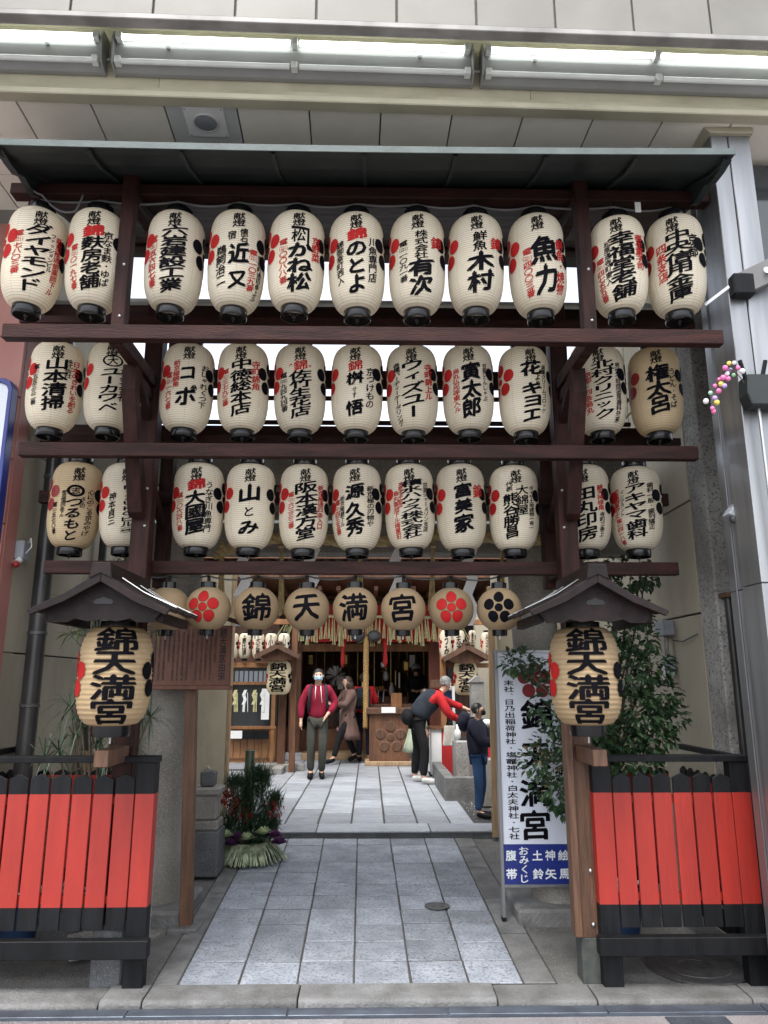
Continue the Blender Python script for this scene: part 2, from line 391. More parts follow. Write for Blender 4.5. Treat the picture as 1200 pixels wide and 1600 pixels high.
def wrap_items(name, items, mats, parent, mapf, xcuts, ycuts, lay=.00035, ldir=None):
    bm = bmesh.new()
    for it in items:
        pts, fs, mi = it[:3]; lz = it[3] if len(it) > 3 else 0
        vv = [bm.verts.new((x, y, lz)) for x, y in pts]
        for f in fs:
            try: bm.faces.new([vv[i] for i in f]).material_index = mi
            except ValueError: pass
    for xc in xcuts:
        bmesh.ops.bisect_plane(bm, geom=bm.verts[:] + bm.edges[:] + bm.faces[:], plane_co=(xc, 0, 0), plane_no=(1, 0, 0))
    for yc in ycuts:
        bmesh.ops.bisect_plane(bm, geom=bm.verts[:] + bm.edges[:] + bm.faces[:], plane_co=(0, yc, 0), plane_no=(0, 1, 0))
    for f in bm.faces:
        if f.normal.z < 0: f.normal_flip()
    for v in bm.verts:
        p = mapf(v.co.x, v.co.y)
        if ldir is not None: n = Vector(ldir)
        else: n = Vector((p.x, p.y, 0)); n = n.normalized() if n.length > 1e-6 else Vector((0, -1, 0))
        v.co = p + n * (v.co.z * lay)
    me = bpy.data.meshes.new(name); bm.to_mesh(me); bm.free()
    for m in mats: me.materials.append(m)
    o = bpy.data.objects.new(name, me); C.objects.link(o); o.parent = parent
    return o
def flat_print(name, items, mats, parent, org, ux=(1, 0, 0), uy=(0, 0, 1), ldir=None):
    """flat lettering on a board: org is in the parent's frame"""
    org, ux, uy = Vector(org), Vector(ux), Vector(uy)
    return wrap_items(name, items, mats, parent, lambda x, y: org + ux * x + uy * y, [], [], ldir=ux.cross(uy) if ldir is None else ldir)

# columns: (text, colour, u centre, v top, v bottom, width in half-widths)
HEAD = ('献燈', K, 0.0, .095, .260, .40)
def L(cx, rot, cols, feat, pap='c', extra=None): return dict(cx=cx, rot=rot, cols=cols, feat=feat, pap=pap, extra=extra)
ROW1 = [
 L(53, .03, [('ダイヤモンド', K, 0, .25, .92, .78), ('ファッションビル', K, .47, .30, .70, .18), ('新京極通蛸薬師下ル', RD, .68, .30, .90, .20), ('電(221)七八〇三番', RD, -.60, .34, .78, .26)], 'lantern with six bold black kana, leftmost of the top row by the terracotta wall'),
 L(150, -.20, [('錦', RD, 0, .26, .38, .58), ('麩房老舗', K, 0, .38, .90, .60), ('京なま麩・ゆば', K, .50, .30, .86, .28), ('電(221)〇一九七番', RD, -.58, .46, .90, .22)], 'lantern with one red over four black characters, top row, touching the leftmost lantern'),
 L(273, -.10, [('六岩建設工業', K, .02, .25, .92, .74), ('電(351)五六四七番', RD, -.66, .36, .88, .24)], 'lantern with six crowded black characters, top row, just right of the left front post'),
 L(370, .02, [('懐石', K, .20, .27, .42, .26), ('宿', K, -.22, .31, .40, .28), ('近', K, .05, .43, .64, .62), ('又', K, .05, .72, .88, .56), ('鵜飼治二', K, -.55, .46, .86, .30), ('電(221)一〇三九番', RD, .56, .46, .88, .26), ('御幸町通四条上ル', K, .80, .48, .95, .15)], 'lantern with two large spaced brush characters amid small writing, in the top row'),
 L(463, .06, [('松', K, 0, .29, .43, .44), ('かね松', K, .10, .43, .92, .74), ('京野菜', RD, .62, .33, .60, .26), ('電(221)〇〇八八番', RD, -.50, .40, .86, .26)], 'lantern with a black bracket shape round its first large character, in the top row', extra='bracket'),
 L(557.5, .0, [('錦', RD, 0, .26, .38, .58), ('のとよ', K, 0, .39, .91, .62), ('川魚専門店', K, .56, .34, .80, .28), ('錦御幸町西入', K, -.58, .38, .82, .22)], 'lantern with a red character over three rounded black kana, middle of the top row'),
 L(651.5, .06, [('株式会社', K, .12, .28, .58, .42), ('有次', K, .12, .58, .92, .78), ('錦', RD, .64, .32, .45, .32), ('電(221)一〇九一番', K, -.50, .38, .80, .26)], 'lantern with four mid-sized characters over two wide ones, in the top row'),
 L(743, .08, [('鮮魚', K, .10, .28, .49, .46), ('木村', K, .14, .50, .90, .84), ('錦', RD, .66, .32, .45, .32)], 'lantern with two mid-sized over two very wide black characters, in the top row'),
 L(839, .10, [('魚', K, .18, .33, .60, .82), ('力', K, .20, .63, .90, .72), ('鮮魚・焼物', RD, .72, .34, .90, .26), ('電(221)四〇〇三番', RD, -.42, .44, .92, .28)], 'lantern with two huge black characters between red columns, left of the right front post'),
 L(965.5, .02, [('幸福堂老舗', K, .14, .26, .94, .78), ('御生菓子司', RD, .72, .28, .66, .22), ('松原通寺町東入', K, -.36, .34, .80, .20), ('電(351)四七五五番', RD, -.62, .50, .94, .24)], 'lantern with five crowded black characters, top row, just right of the right front post'),
 L(1055, .0, [('中央信用金庫', K, .14, .25, .94, .76), ('京都', K, .62, .29, .54, .28), ('四条支店', RD, -.42, .37, .76, .32)], 'lantern ending the top row beside the steel pillar, four red characters at its left'),
]
ROW2 = [
 L(87, -.06, [('山本清掃', K, 0, .24, .84, .72), ('株式会社', K, .42, .24, .46, .24), ('日本のきれいを創る', RD, .68, .24, .84, .24), ('電(221)五五三三二番', K, -.68, .34, .80, .18)], 'lantern with four heavy black characters and a red slogan, leftmost of the second row'),
 L(176, -.12, [('ユーカワベ', K, .02, .38, .88, .66), ('株式会社', K, .55, .36, .74, .34)], 'lantern with a circled emblem over five black kana, behind the left raking strut', extra='circle'),
 L(293, .0, [('コ', K, .0, .34, .52, .54), ('ポ', K, -.02, .58, .80, .66), ('おしゃれくつ下', K, .62, .29, .80, .26), ('新京極錦角', RD, -.42, .28, .60, .22), ('電(221)一六七番', RD, -.66, .42, .84, .20)], 'lantern with two large loosely written kana, second row, right of the left post'),
 L(380.5, -.12, [('中徳総本店', K, .02, .25, .88, .70), ('寺町錦角', RD, .56, .26, .60, .28), ('電(221)三七九三番', RD, -.58, .36, .78, .24)], 'lantern with five heavy black characters, four red ones upper right, in the second row'),
 L(469, .0, [('(', RD, -.36, .26, .38, .10), ('錦', RD, 0, .26, .38, .48), (')', RD, .36, .26, .38, .10), ('佐竹生花店', K, 0, .38, .90, .72), ('電(255)九四九四番', K, -.62, .40, .84, .24)], 'lantern with a red character in round brackets over five black ones, second row'),
 L(558, -.12, [('錦', RD, 0, .26, .38, .50), ('桝', K, .0, .39, .54, .56), ('寸す', K, .0, .57, .70, .14), ('悟', K, .0, .72, .88, .58), ('京つけもの', K, .58, .33, .80, .28)], 'lantern with a red character, two spaced black ones and tiny kana between, second row'),
 L(644, .0, [('ウィズユー', K, .02, .24, .90, .80), ('各種パーティーケータリング', K, -.58, .26, .96, .24), ('寺町錦上ル', RD, .62, .28, .70, .26)], 'lantern with five thick black kana and a long thin kana column at left'),
 L(731, .06, [('寅太郎', K, .08, .28, .90, .66), ('烏丸仏光寺東入ル', RD, -.50, .34, .84, .24), ('豆乳とんしゃぶ', K, .60, .28, .72, .16)], 'lantern with three thin evenly drawn black characters, in the second row'),
 L(818.5, .36, [('花', K, .0, .25, .42, .70), ('より', K, .24, .40, .56, .24), ('キヨエ', K, .0, .50, .94, .72), ('湯葉クリームコロッケ', K, .50, .28, .84, .20)], 'lantern turned so its large red petals face front, second row, left of the right post'),
 L(936.5, .0, [('北村クリニック', K, .12, .24, .90, .74), ('京都・四条烏丸', RD, -.44, .36, .84, .28), ('男性不妊症泌尿器科外来', K, .68, .26, .94, .18)], 'lantern with seven black characters in one column, beside the right raking strut'),
 L(1023, .16, [('権太呂', K, .0, .28, .84, .74), ('うどん・そば', K, .54, .32, .78, .22)], 'yellowed lantern with dark red petals and three black characters, ending the second row', pap='t'),
]
ROW3 = [
 L(118, .0, [('つるもと', K, -.08, .46, .95, .54), ('心にのこる京みやげ', K, .52, .34, .88, .26), ('きの', K, .24, .44, .58, .2), ('新京極通四条下ル', K, -.46, .38, .70, .16), ('電(221)五七〇番', K, -.74, .52, .88, .14)], 'yellowed lantern with a black roundel over kana, leftmost of the third row', pap='t', extra='roundel'),
 L(198, -.02, [('MIZUHOビル', K, .08, .30, .80, .50), ('(株)', K, .08, .80, .87, .50), ('神本貞三', K, -.52, .40, .78, .24), ('式', RD, .56, .58, .68, .26)], 'lantern with six Latin letters above kana, third row, partly behind the left post'),
 L(310, -.14, [('錦', RD, 0, .24, .37, .56), ('大國屋', K, .0, .38, .88, .66), ('うなぎ川魚専門', K, .50, .26, .86, .26), ('電(221)〇六四八番', RD, -.60, .40, .84, .24)], 'lantern with a red character over three black ones, third row, right of the left post'),
 L(391, -.04, [('山', K, .0, .29, .50, .78), ('と', K, .0, .55, .68, .44), ('み', K, .0, .72, .88, .74)], 'lantern with only three large spaced black characters and no side writing, third row'),
 L(475, .04, [('阪本漢方堂', K, .06, .26, .92, .78), ('新京極通四条入口', RD, .62, .28, .80, .22), ('電(221)六三三三番', RD, -.54, .38, .80, .22)], 'lantern with five crowded black characters between two red columns, in the third row'),
 L(558, -.08, [('源', K, .0, .29, .46, .62), ('久秀', K, .0, .50, .88, .62), ('新京極の刃物や', K, .60, .30, .78, .26), ('新京極錦下ル', K, -.50, .42, .78, .16), ('電(221)四三五番', RD, -.70, .46, .86, .20)], 'lantern with three brush characters, the lowest two set close, middle of third row'),
 L(640, .0, [('積水ハウス株式会社', K, .06, .24, .91, .74), ('京滋シャーメゾン支店', K, .62, .26, .84, .18), ('烏丸御池下ル梅屋町', RD, -.54, .36, .92, .20), ('京都市中京区', RD, -.36, .26, .56, .16)], 'lantern with nine black characters squeezed into one column, in the third row'),
 L(720, .10, [('富', K, .04, .28, .44, .60), ('美', K, .04, .46, .62, .58), ('家', K, .04, .64, .84, .66), ('錦', RD, .60, .28, .44, .32)], 'lantern with three flowing black characters and a single red one, in the third row'),
 L(802.5, .14, [('大綿屋', K, .22, .28, .64, .46), ('代表', K, -.28, .24, .36, .24), ('熊谷勝昌', K, -.22, .38, .90, .52), ('タイヤ土地建物(有)', K, .60, .28, .80, .20)], 'lantern with two staggered black name columns, third row, left of the right post'),
 L(914, -.02, [('田丸印房', K, .06, .32, .92, .72), ('錦天神様角', RD, .62, .28, .58, .22), ('寺町三条上', K, .66, .60, .88, .18), ('計二四九六番', RD, -.50, .54, .90, .22)], 'lantern with four heavy black characters, third row, half hidden by the right post'),
 L(993.5, -.04, [('アキヤマ歯科', K, .04, .26, .90, .72), ('歯科一般・歯列矯正', K, .60, .24, .80, .22), ('インプラント', K, -.46, .32, .64, .16), ('新京極蛸薬師上ル', RD, -.68, .30, .66, .20), ('電(221)四一八番', RD, -.62, .66, .96, .22)], 'lantern with four kana over two kanji, ending the third row at the right'),
]
for row in (ROW1, ROW2, ROW3):
    for l in row:
        for c in l['cols']: need(c[0])
need('献燈錦天満宮K六', '末社、日乃出稲荷神社・塩竈神社・白太夫神社・七社', '御神水腹帯おみくじ土鈴神矢絵馬お守り()', '天神さまの由来一第錦天満宮學問の神菅原道真公を祀る新京極商店街総鎮守錦小路', '恵比川正すだうどん志津野大の恵川須', '天神さまの由来菅原道真公を祀る学問の神商店街総鎮守錦小路由来第一恵比須', '山本みとや屋春田')
load_glyphs()

LW, LH = .172, .628       # lantern radius, body height
def lprof(t, p1=5.5, p2=3.2):
    p = p1 if t > 0 else p2
    return .46 + .54 * max(0, 1 - abs(t) ** p) ** .55
def body_mb(rad, H, ribs, seg=36, sph=False, depth=.0016):
    mb = MB(); prof = []
    for i in range(ribs * 2 + 1):
        t = -1 + 2 * i / (ribs * 2)
        if sph: rr = math.sqrt(max(0, 1 - (t * .93) ** 2))
        else: rr = lprof(t)
        prof.append((rad * rr + (depth if i % 2 else -depth), t * H / 2))
    return mb.lathe(prof, seg=seg, caps=True)
def cap_mb(r, z0, z1, hollow_dn=True):
    mb = MB(); th = .006
    if hollow_dn:
        mb.lathe([(r - th, z1 - .004), (r - th, z0), (r, z0), (r + .002, z0 + .003), (r + .002, z1 - .003), (r, z1), (.001, z1)], seg=28, caps=False)
    else:
        mb.lathe([(r - th, z0 + .004), (r - th, z1), (r, z1), (r + .002, z1 - .003), (r + .002, z0 + .003), (r, z0), (.001, z0)], seg=28, caps=False)
    return mb
# shared meshes of the long lantern, made once at the origin
_pb = body_mb(LW, LH, 44).build('paper_body', m_paper, None, smooth=True)
_pbt = bpy.data.objects.new('paper_body', _pb.data.copy()); _pbt.data.materials[0] = m_papertan
MESH = {'c': _pb.data, 't': _pbt.data}
bpy.data.objects.remove(_pb); bpy.data.objects.remove(_pbt)
rc = LW * .47
_o = cap_mb(rc, -LH/2 - .055, -LH/2 + .004).build('lower_ring', m_black, None, smooth='auto'); MESH['lower'] = _o.data; bpy.data.objects.remove(_o)
_m = cap_mb(rc, LH/2 - .004, LH/2 + .055, False)
_o = _m.build('upper_ring', m_black, None, smooth='auto'); MESH['upper'] = _o.data; bpy.data.objects.remove(_o)
_m = MB(); _m.tube([(rc * math.cos(a), 0, LH/2 + .02 + .075 * math.sin(a)) for a in [math.pi * i / 12 for i in range(13)]], .004, 6)
_m.tube([(0, 0, LH/2 + .09), (0, 0, LH/2 + .16)], .003, 6)
_o = _m.build('bail_handle', m_black, None, smooth=True); MESH['bail'] = _o.data; bpy.data.objects.remove(_o)
_m = MB(); _m.tube([(0, 0, -LH/2 - .075), (0, 0, -LH/2 - .03)], .005, 6); _m.bar((-rc, 0, -LH/2 - .03), (rc, 0, -LH/2 - .03), .012, .006); _m.lathe([(.012, -LH/2 - .055), (.016, -LH/2 - .04), (.012, -LH/2-.03)], seg=8)
_o = _m.build('lower_hook', m_black, None, smooth=True); MESH['hook'] = _o.data; bpy.data.objects.remove(_o)
def inst(name, me, parent):
    o = bpy.data.objects.new(name, me); C.objects.link(o); o.parent = parent; return o
def petals(items, ang, mi, vz, w=.155, h=.058, H=LH, full=True):
    """five-petal plum crest, centre at angle ang; u units are angles, y in metres"""
    for k in range(5):
        a = R(90 + 72 * k)
        disc2(items, ang + .50 * math.cos(a), vz + .084 * math.sin(a), .245, .046, mi)
    disc2(items, ang, vz, .14, .025, mi)
def long_lantern(cx, Y, zc, d, label, group, rowname):
    loc = Vector((0, Y, zc)); px = cx
    # x so that the lantern's middle stands at its place in the row
    d0 = ray(cx, 0); 
    loc.x = X(cx, pz_row[rowname], Y)
    root = thing('paper_lantern', loc, label, 'paper lantern', group)
    ang_cam = math.atan2(loc.x, Y)          # turn of the line of sight at this lantern
    root.rotation_euler.z = -ang_cam + d['rot'] * .9 + rnd.uniform(-.02, .02)
    root.rotation_euler.x = rnd.uniform(-.03, .03); root.rotation_euler.y = rnd.uniform(-.028, .028); q_ = rnd.uniform(.985, 1.012); r_ = RSC[rowname]; root.scale = (q_ * r_[0], q_ * r_[0], rnd.uniform(.985, 1.01) * r_[1])
    inst('paper_body', MESH[d['pap']], root); inst('lower_ring', MESH['lower'], root); inst('upper_ring', MESH['upper'], root)
    inst('bail_handle', MESH['bail'], root); inst('lower_hook', MESH['hook'], root)
    items = []
    for tx, col, u, v0, v1, wd in [HEAD] + d['cols']:
        a = math.asin(max(-.97, min(.97, u)))
        column(items, tx, a, (v0 - .5) * LH, (v1 - .5) * LH, wd * (1.10 if wd > .5 else 1) / max(.62, math.cos(a)), col, bold=(.046 if len(tx) < 4 else .032) if wd > .5 else .020)
    # near-head adjustments
    if d['extra'] == 'bracket':
        pts = [(-.26, .148), (.38, .148), (.38, -.005), (.30, .005), (.30, .130), (-.26, .130)]
        items.append((pts, [(0, 1, 4, 5), (1, 2, 3, 4)], K))
    if d['extra'] == 'circle':
        ring2(items, .05, .125, .30, .38, .115, K); column(items, '大', .05, -.155, -.095, .34, K)
    if d['extra'] == 'roundel':
        ring2(items, -.06, .075, .22, .34, .13, K); column(items, '志', -.06, -.100, -.05, .32, K)
    ca = math.pi / 2 * .90
    petals(items, -ca, RD if d['pap'] == 'c' else 2, .045); petals(items, ca, K, .045)
    def mp(x, y):
        t = max(-.96, min(.96, y / (LH / 2))); rr = LW * lprof(t) + .0028
        return Vector((rr * math.sin(x), -rr * math.cos(x), y))
    xc = [i * .14 for i in range(-13, 14)]; yc = [i * .03 for i in range(-9, 10)]
    wrap_items('lettering', items, [m_ink, m_redink, m_darkred], root, mp, xc, yc)
    return root
pz_row = {'top': 410, 'second': 600, 'third': 787}
Y1, Y2, Y3 = 4.15, 4.69, 5.03
RSC = {'top': (1.0, 1.0), 'second': (.99, .95), 'third': (.995, .94)}
def zc_from_bottom(py, Y, sz=1.0): return Z(py, Y) + LH * sz / 2 + .01
zc1, zc2, zc3 = zc_from_bottom(489, Y1), zc_from_bottom(678, Y2, .95), zc_from_bottom(861, Y3, .94)
# ------------------------------------------------------------ SETTING: ground
def structure(o): o['kind'] = 'structure'; return o
ZR0, ZR1, ZC = .03, .13, .20         # ramp front, ramp back, court level
YK0, YK1, YST = 4.50, 4.72, 8.30     # kerb front, kerb back, step
g = MB(); g.box((-60, -40, -.30), (60, 4.40, -.016))
street = structure(g.build('street', m_street))
# arcade pavers, one by one
for i in range(-5, 6):
    for j in range(3):
        o = MB(); x0 = i * .60 + (.3 if j % 2 else 0) - .12; y1 = 4.39 - j * .62
        o.box((x0 + .004, y1 - .612, -.06), (x0 + .596, y1, -.012 + rnd.uniform(-.001, .001)))
        o.build('street_paver', m_street, street, bevel=.003)
g = MB(); g.box((-60, 4.72, -.30), (60, YST, .0)); g.box((-60, YST + .02, -.3), (60, 19, ZC - .035)); g.box((-60, 19, -.3), (60, 900, ZC - .06))
ground = structure(g.build('ground', m_ground))
# concrete side strips of the gateway rising with the ramp
def rz(y): return ZR0 + (ZR1 - ZR0) * (y - YK1) / (YST - YK1)
apron = MB()
apron.add([(-6, YK1, ZR0 - .012), (6, YK1, ZR0 - .012), (6, YST, ZR1 - .012), (-6, YST, ZR1 - .012), (-6, YK1, -.1), (6, YK1, -.1), (6, YST, -.1), (-6, YST, -.1)],
          [(0, 1, 2, 3), (4, 5, 1, 0), (5, 6, 2, 1), (7, 4, 0, 3)])
apron = structure(apron.build('ground_apron', m_ground))
g = MB(); g.box((-4, 4.40, -.06), (4, 4.50, -.006)); drain = structure(g.build('drain_channel', m_drain))
for i in range(-4, 5):
    o = MB(); o.box((i * .85 - .42, 4.405, -.03), (i * .85 + .42, 4.495, .0005 + .001 * (i % 2))); o.build('drain_cover', m_drain, drain, bevel=.002)
# kerb stones
kerb = structure(MB().box((-5, 4.50, -.1), (5, 4.72, -.02)).build('kerb', m_joint))
kx = [-5, -3.1, -1.45, atz(238, 1545, .02).x, -.02 + atz(475, 1545, .02).x, atz(770, 1545, .02).x, 1.25, 2.1, 3.2, 5]
for a, b in zip(kx[:-1], kx[1:]):
    mid = a > -1.5 and b < 1.0
    h = ZR0 + (.006 if mid else -.006)
    o = MB(); o.prism([(4.503, -.05), (4.503, h - .018), (4.512, h - .004), (4.53, h), (4.715, h + .004), (4.715, -.05)], 'x', a + .004, b - .004)
    o.build('kerb_stone', m_kerb, kerb, bevel=.004)
# ramp paving: six columns of square setts between two border courses
cols_px = [281, 375, 465, 553, 642, 732, 817]
cols_x0 = [atz(p, 1533, ZR0).x for p in cols_px]
cols_px2 = [432, 500, 555, 608, 665, 713]
xs_far = [atz(p, 1315, ZR1).x for p in (385, 440, 500, 555, 608, 665, 713)]
path = MB(); path.add([(x_, y_, z_) for z0_, z1_ in ((ZR0 - .10, ZR1 - .10), (ZR0 - .0035, ZR1 - .0035)) for x_, y_, z_ in ((cols_x0[0] - .15, YK1 + .004, z0_), (cols_x0[6] + .195, YK1 + .004, z0_), (cols_x0[6] * .35 + xs_far[6] * .65 + .195, YST - .004, z1_), (cols_x0[0] * .35 + xs_far[0] * .65 - .15, YST - .004, z1_))], ((0,3,2,1),(4,5,6,7),(0,1,5,4),(1,2,6,5),(2,3,7,6),(3,0,4,7)))
path = structure(path.build('path', m_joint))
def colx(k, y):
    t = (y - YK1) / (YST - YK1); return cols_x0[k] * (1 - t) + (cols_x0[k] * .35 + xs_far[k] * .65) * t
def slab(parent, xa0, xb0, y0, xa1, xb1, y1, z0, z1, m, gap=.0055, th=.05, name='paving_stone', jit=.0025):
    dz = [rnd.uniform(-jit, jit) for _ in range(4)]; j = lambda: rnd.uniform(-.002, .002)
    p = [(xa0 + gap + j(), y0 + gap, z0 + dz[0]), (xb0 - gap + j(), y0 + gap, z0 + dz[1]), (xb1 - gap + j(), y1 - gap, z1 + dz[2]), (xa1 + gap + j(), y1 - gap, z1 + dz[3])]
    o = MB(); o.add(p + [(a, b, c - th) for a, b, c in p], [(0, 1, 2, 3), (0, 4, 5, 1), (1, 5, 6, 2), (2, 6, 7, 3), (3, 7, 4, 0)])
    return o.build(name, m, parent, bevel=.004)
for k in range(6):
    y = YK1 + .005; first = True; r = random.Random(k * 5 + 1)
    while y < YST - .05:
        ln = r.choice([.33, .34, .32, .33, .66, .30]) if not first else (.34 if k % 2 == 0 else .335)
        first = False; y2 = min(y + ln, YST - .01)
        if YST - y2 < .15: y2 = YST - .01
        slab(path, colx(k, y), colx(k + 1, y), y, colx(k, y2), colx(k + 1, y2), y2, rz(y), rz(y2), m_granite); y = y2
for side in (0, 1):
    y = YK1 + .005; r = random.Random(side + 3)
    while y < YST - .05:
        y2 = min(y + r.uniform(.7, 1.15), YST - .01)
        if YST - y2 < .3: y2 = YST - .01
        k = 0 if side == 0 else 6
        e0, e1 = colx(k, y), colx(k, y2); wd = .145 if side == 0 else .19
        if side == 0: slab(path, e0 - wd, e0, y, e1 - wd, e1, y2, rz(y), rz(y2), m_kerb)
        else: slab(path, e0, e0 + wd, y, e1, e1 + wd, y2, rz(y), rz(y2), m_kerb)
        y = y2
# the step and the court beyond
court = structure(MB().box((-4.4, YST + .02, -.05), (3.2, 16.5, ZC - .005)).build('court_ground', m_joint))
sx = [-1.75, -.55, .65, 1.62]
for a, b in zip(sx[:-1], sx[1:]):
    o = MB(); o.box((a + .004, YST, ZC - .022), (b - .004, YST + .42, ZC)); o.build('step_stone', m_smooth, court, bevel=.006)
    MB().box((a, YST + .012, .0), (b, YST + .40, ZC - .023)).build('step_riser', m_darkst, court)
ccx = [atz(p, 1292, ZC).x for p in (388, 448, 507, 558, 607, 657, 708)]
r = random.Random(5)
ccx = [ccx[0] + (ccx[-1] - ccx[0]) * i / 6 for i in range(7)]
for k in range(6):
    y = YST + .425
    while y < 16.2:
        y2 = min(y + r.choice([.45, .55, .62, .7, .38, .9]), 16.3)
        slab(court, ccx[k], ccx[k + 1], y, ccx[k], ccx[k + 1], y2, ZC, ZC, m_smooth, gap=.011); y = y2
for side, (a, b) in enumerate(((ccx[0] - .28, ccx[0]), (ccx[6], ccx[6] + .26))):
    y = YST + .425
    while y < 16.2:
        y2 = min(y + r.uniform(1.0, 1.6), 16.3); slab(court, a, b, y, a, b, y2, ZC, ZC, m_smooth, gap=.006); y = y2
for k in range(4):                                   # bigger slabs of the left side of the court
    y = YST + .425
    while y < 16.2:
        y2 = min(y + r.uniform(.7, 1.3), 16.3); a = ccx[0] - .28 - .62 * k
        slab(court, a - .62, a, y, a - .62, a, y2, ZC - .004, ZC - .004, m_smooth, gap=.008); y = y2
# gravel bed at the right of the court
gv = MB()
for i in range(2600):
    x, y = rnd.uniform(ccx[6] + .30, ccx[6] + 1.6), rnd.uniform(8.9, 12.6); s_ = rnd.uniform(.010, .022); a = rnd.uniform(0, 3)
    c, n = math.cos(a) * s_, math.sin(a) * s_
    gv.add([(x - c, y - n, ZC - .02), (x + n, y - c, ZC - .02), (x + c, y + n, ZC - .02), (x - n, y + c, ZC - .02), (x, y, ZC - .015 + s_ * rnd.uniform(.6, 1.1))], [(0, 1, 4), (1, 2, 4), (2, 3, 4), (3, 0, 4)])
gvo = gv.build('gravel', m_gravel); tag(gvo, 'pale gravel bed beside the paved court path', 'gravel', kind='stuff')
# covers set in the ground
p = atz(683, 1420, .055)
mh = MB(); zz = rz(p.y) + .006; mh.lathe([(.095, 0), (.095, .004), (.085, .005), (.083, .001), (.045, .001), (.043, .005), (.02, .005), (.018, .002), (.001, .002)], (p.x, p.y, zz), 28)
tag(mh.build('valve_cover', m_iron, smooth='auto'), 'small round iron valve cover let into the granite path', 'manhole cover')
p = atz(1085, 1510, .02)
mh = MB(); mh.lathe([(.30, 0), (.30, .006), (.285, .008), (.283, .004), (.20, .004), (.198, .008), (.10, .008), (.098, .004), (.001, .004)], (p.x, 4.97, rz(4.97) - .010), 36)
tag(mh.build('manhole_cover', m_iron, smooth='auto'), 'large round manhole cover in the concrete under the right fence', 'manhole cover')
p = atz(1080, 1580, 0)
root = thing('drain_grate', (p.x, 4.28, -.012), 'grey perforated drain plate in the street at lower right', 'grate')
o = MB(); o.box((p.x - .16, 4.20, -.012), (p.x + .16, 4.37, -.006)); o.build('plate', m_drain, root, bevel=.002)
o = MB()
for i in range(6):
    for j in range(3): o.lathe([(.007, -.0065), (.007, -.0045), (.001, -.0045)], (p.x - .12 + i * .048, 4.235 + j * .05, 0), 8)
o.build('studs', m_iron, root)

# ------------------------------------------------------------ SETTING: arcade soffit over the gateway, turned 1.3 degrees
AR = R(1.3); AM = Matrix.Rotation(AR, 3, 'Z')
def acx(v): return AM @ (Vector(v) - Vector((0, 4, 0))) + Vector((0, 4, 0))
def abox(name, a, b, m, parent, bevel=0):
    mb = MB().box(a, b); mb.v = [acx(v) for v in mb.v]; return mb.build(name, m, parent, bevel=bevel)
arc = thing('arcade_front', (0, 4, 0), 'cream arcade building front over the lantern gate, tiled fascia and panelled soffit', 'building front')
YF, ZF, YB, ZB, ZT = 3.52, 5.365, 3.87, 5.15, 5.64
abox('fascia_backing', (-7, YF + .02, ZF + .03), (7, YF + .055, 7.6), m_grout, arc)
abox('fascia_trim', (-7, YF - .012, ZF - .01), (7, YF + .06, ZF + .028), m_trim, arc, .004)
tw = .462
for i in range(-9, 10):
    for j in range(3):
        x0 = i * tw + .13
        abox('fascia_tile', (x0 + .006, YF, ZF + .035 + j * .62), (x0 + tw - .006, YF + .03, ZF + .035 + j * .62 + .61), m_fascia, arc, .003)
abox('cove_top', (-7, YF + .06, ZT), (7, YB + .10, ZT + .05), m_cream, arc)
for i, (a, b) in enumerate(((-7, -1.30), (-1.297, .98), (.983, 7))):
    abox('cove_board', (a, YB, ZB + .07), (b, YB + .05, ZT), m_cream, arc)
abox('cove_moulding', (-7, YB - .035, ZB - .015), (7, YB + .05, ZB + .028), m_cream, arc, .006)
abox('cove_moulding', (-7, YB - .015, ZB + .030), (7, YB + .05, ZB + .068), m_cream, arc, .004)
abox('soffit_backing', (-7, YB + .06, ZB + .025), (7, 5.42, ZB + .30), m_grout, arc)
tws = .445
for i in range(-10, 10):
    x0 = i * tws + .055
    abox('ceiling_panel', (x0 + .005, YB + .055, ZB + .005), (x0 + tws - .005, 4.62, ZB + .022), m_ceil if i != -3 else m_fixture, arc, .002)
    abox('ceiling_panel', (x0 + .005, 4.63, ZB + .005), (x0 + tws - .005, 5.41, ZB + .022), m_ceil, arc, .002)
abox('rear_beam', (-7, 5.42, ZB + .0), (7, 5.62, 7.4), m_dark, arc)
# ceiling speaker plate
q = at(322, 190, 1.0); s_ = (ZB - CZ) / (q.z - CZ); q = Vector((q.x * s_, q.y * s_, ZB))
sp = thing('ceiling_speaker', q, 'square white plate with a round grey disc on the arcade soffit', 'ceiling fitting', rz=AR)
MB().box((-.125, -.125, -.008), (.125, .125, .004)).build('plate', m_shide, sp, local=True, bevel=.003)
MB().lathe([(.001, -.014), (.066, -.014), (.07, -.012), (.072, -.004)], seg=28, caps=False).build('disc', m_bbox, sp, local=True, smooth='auto')
MB().lathe([(.070, -.008), (.070, -.017), (.078, -.017), (.078, -.008)], seg=28, caps=False).build('rim', m_fixture, sp, local=True)
o = MB()
for a in (-1, 1):
    for b in (-1, 1): o.ball((a * .112, b * .112, -.009), .004, seg=6, rings=4)
o.build('screws', m_iron, sp, local=True)
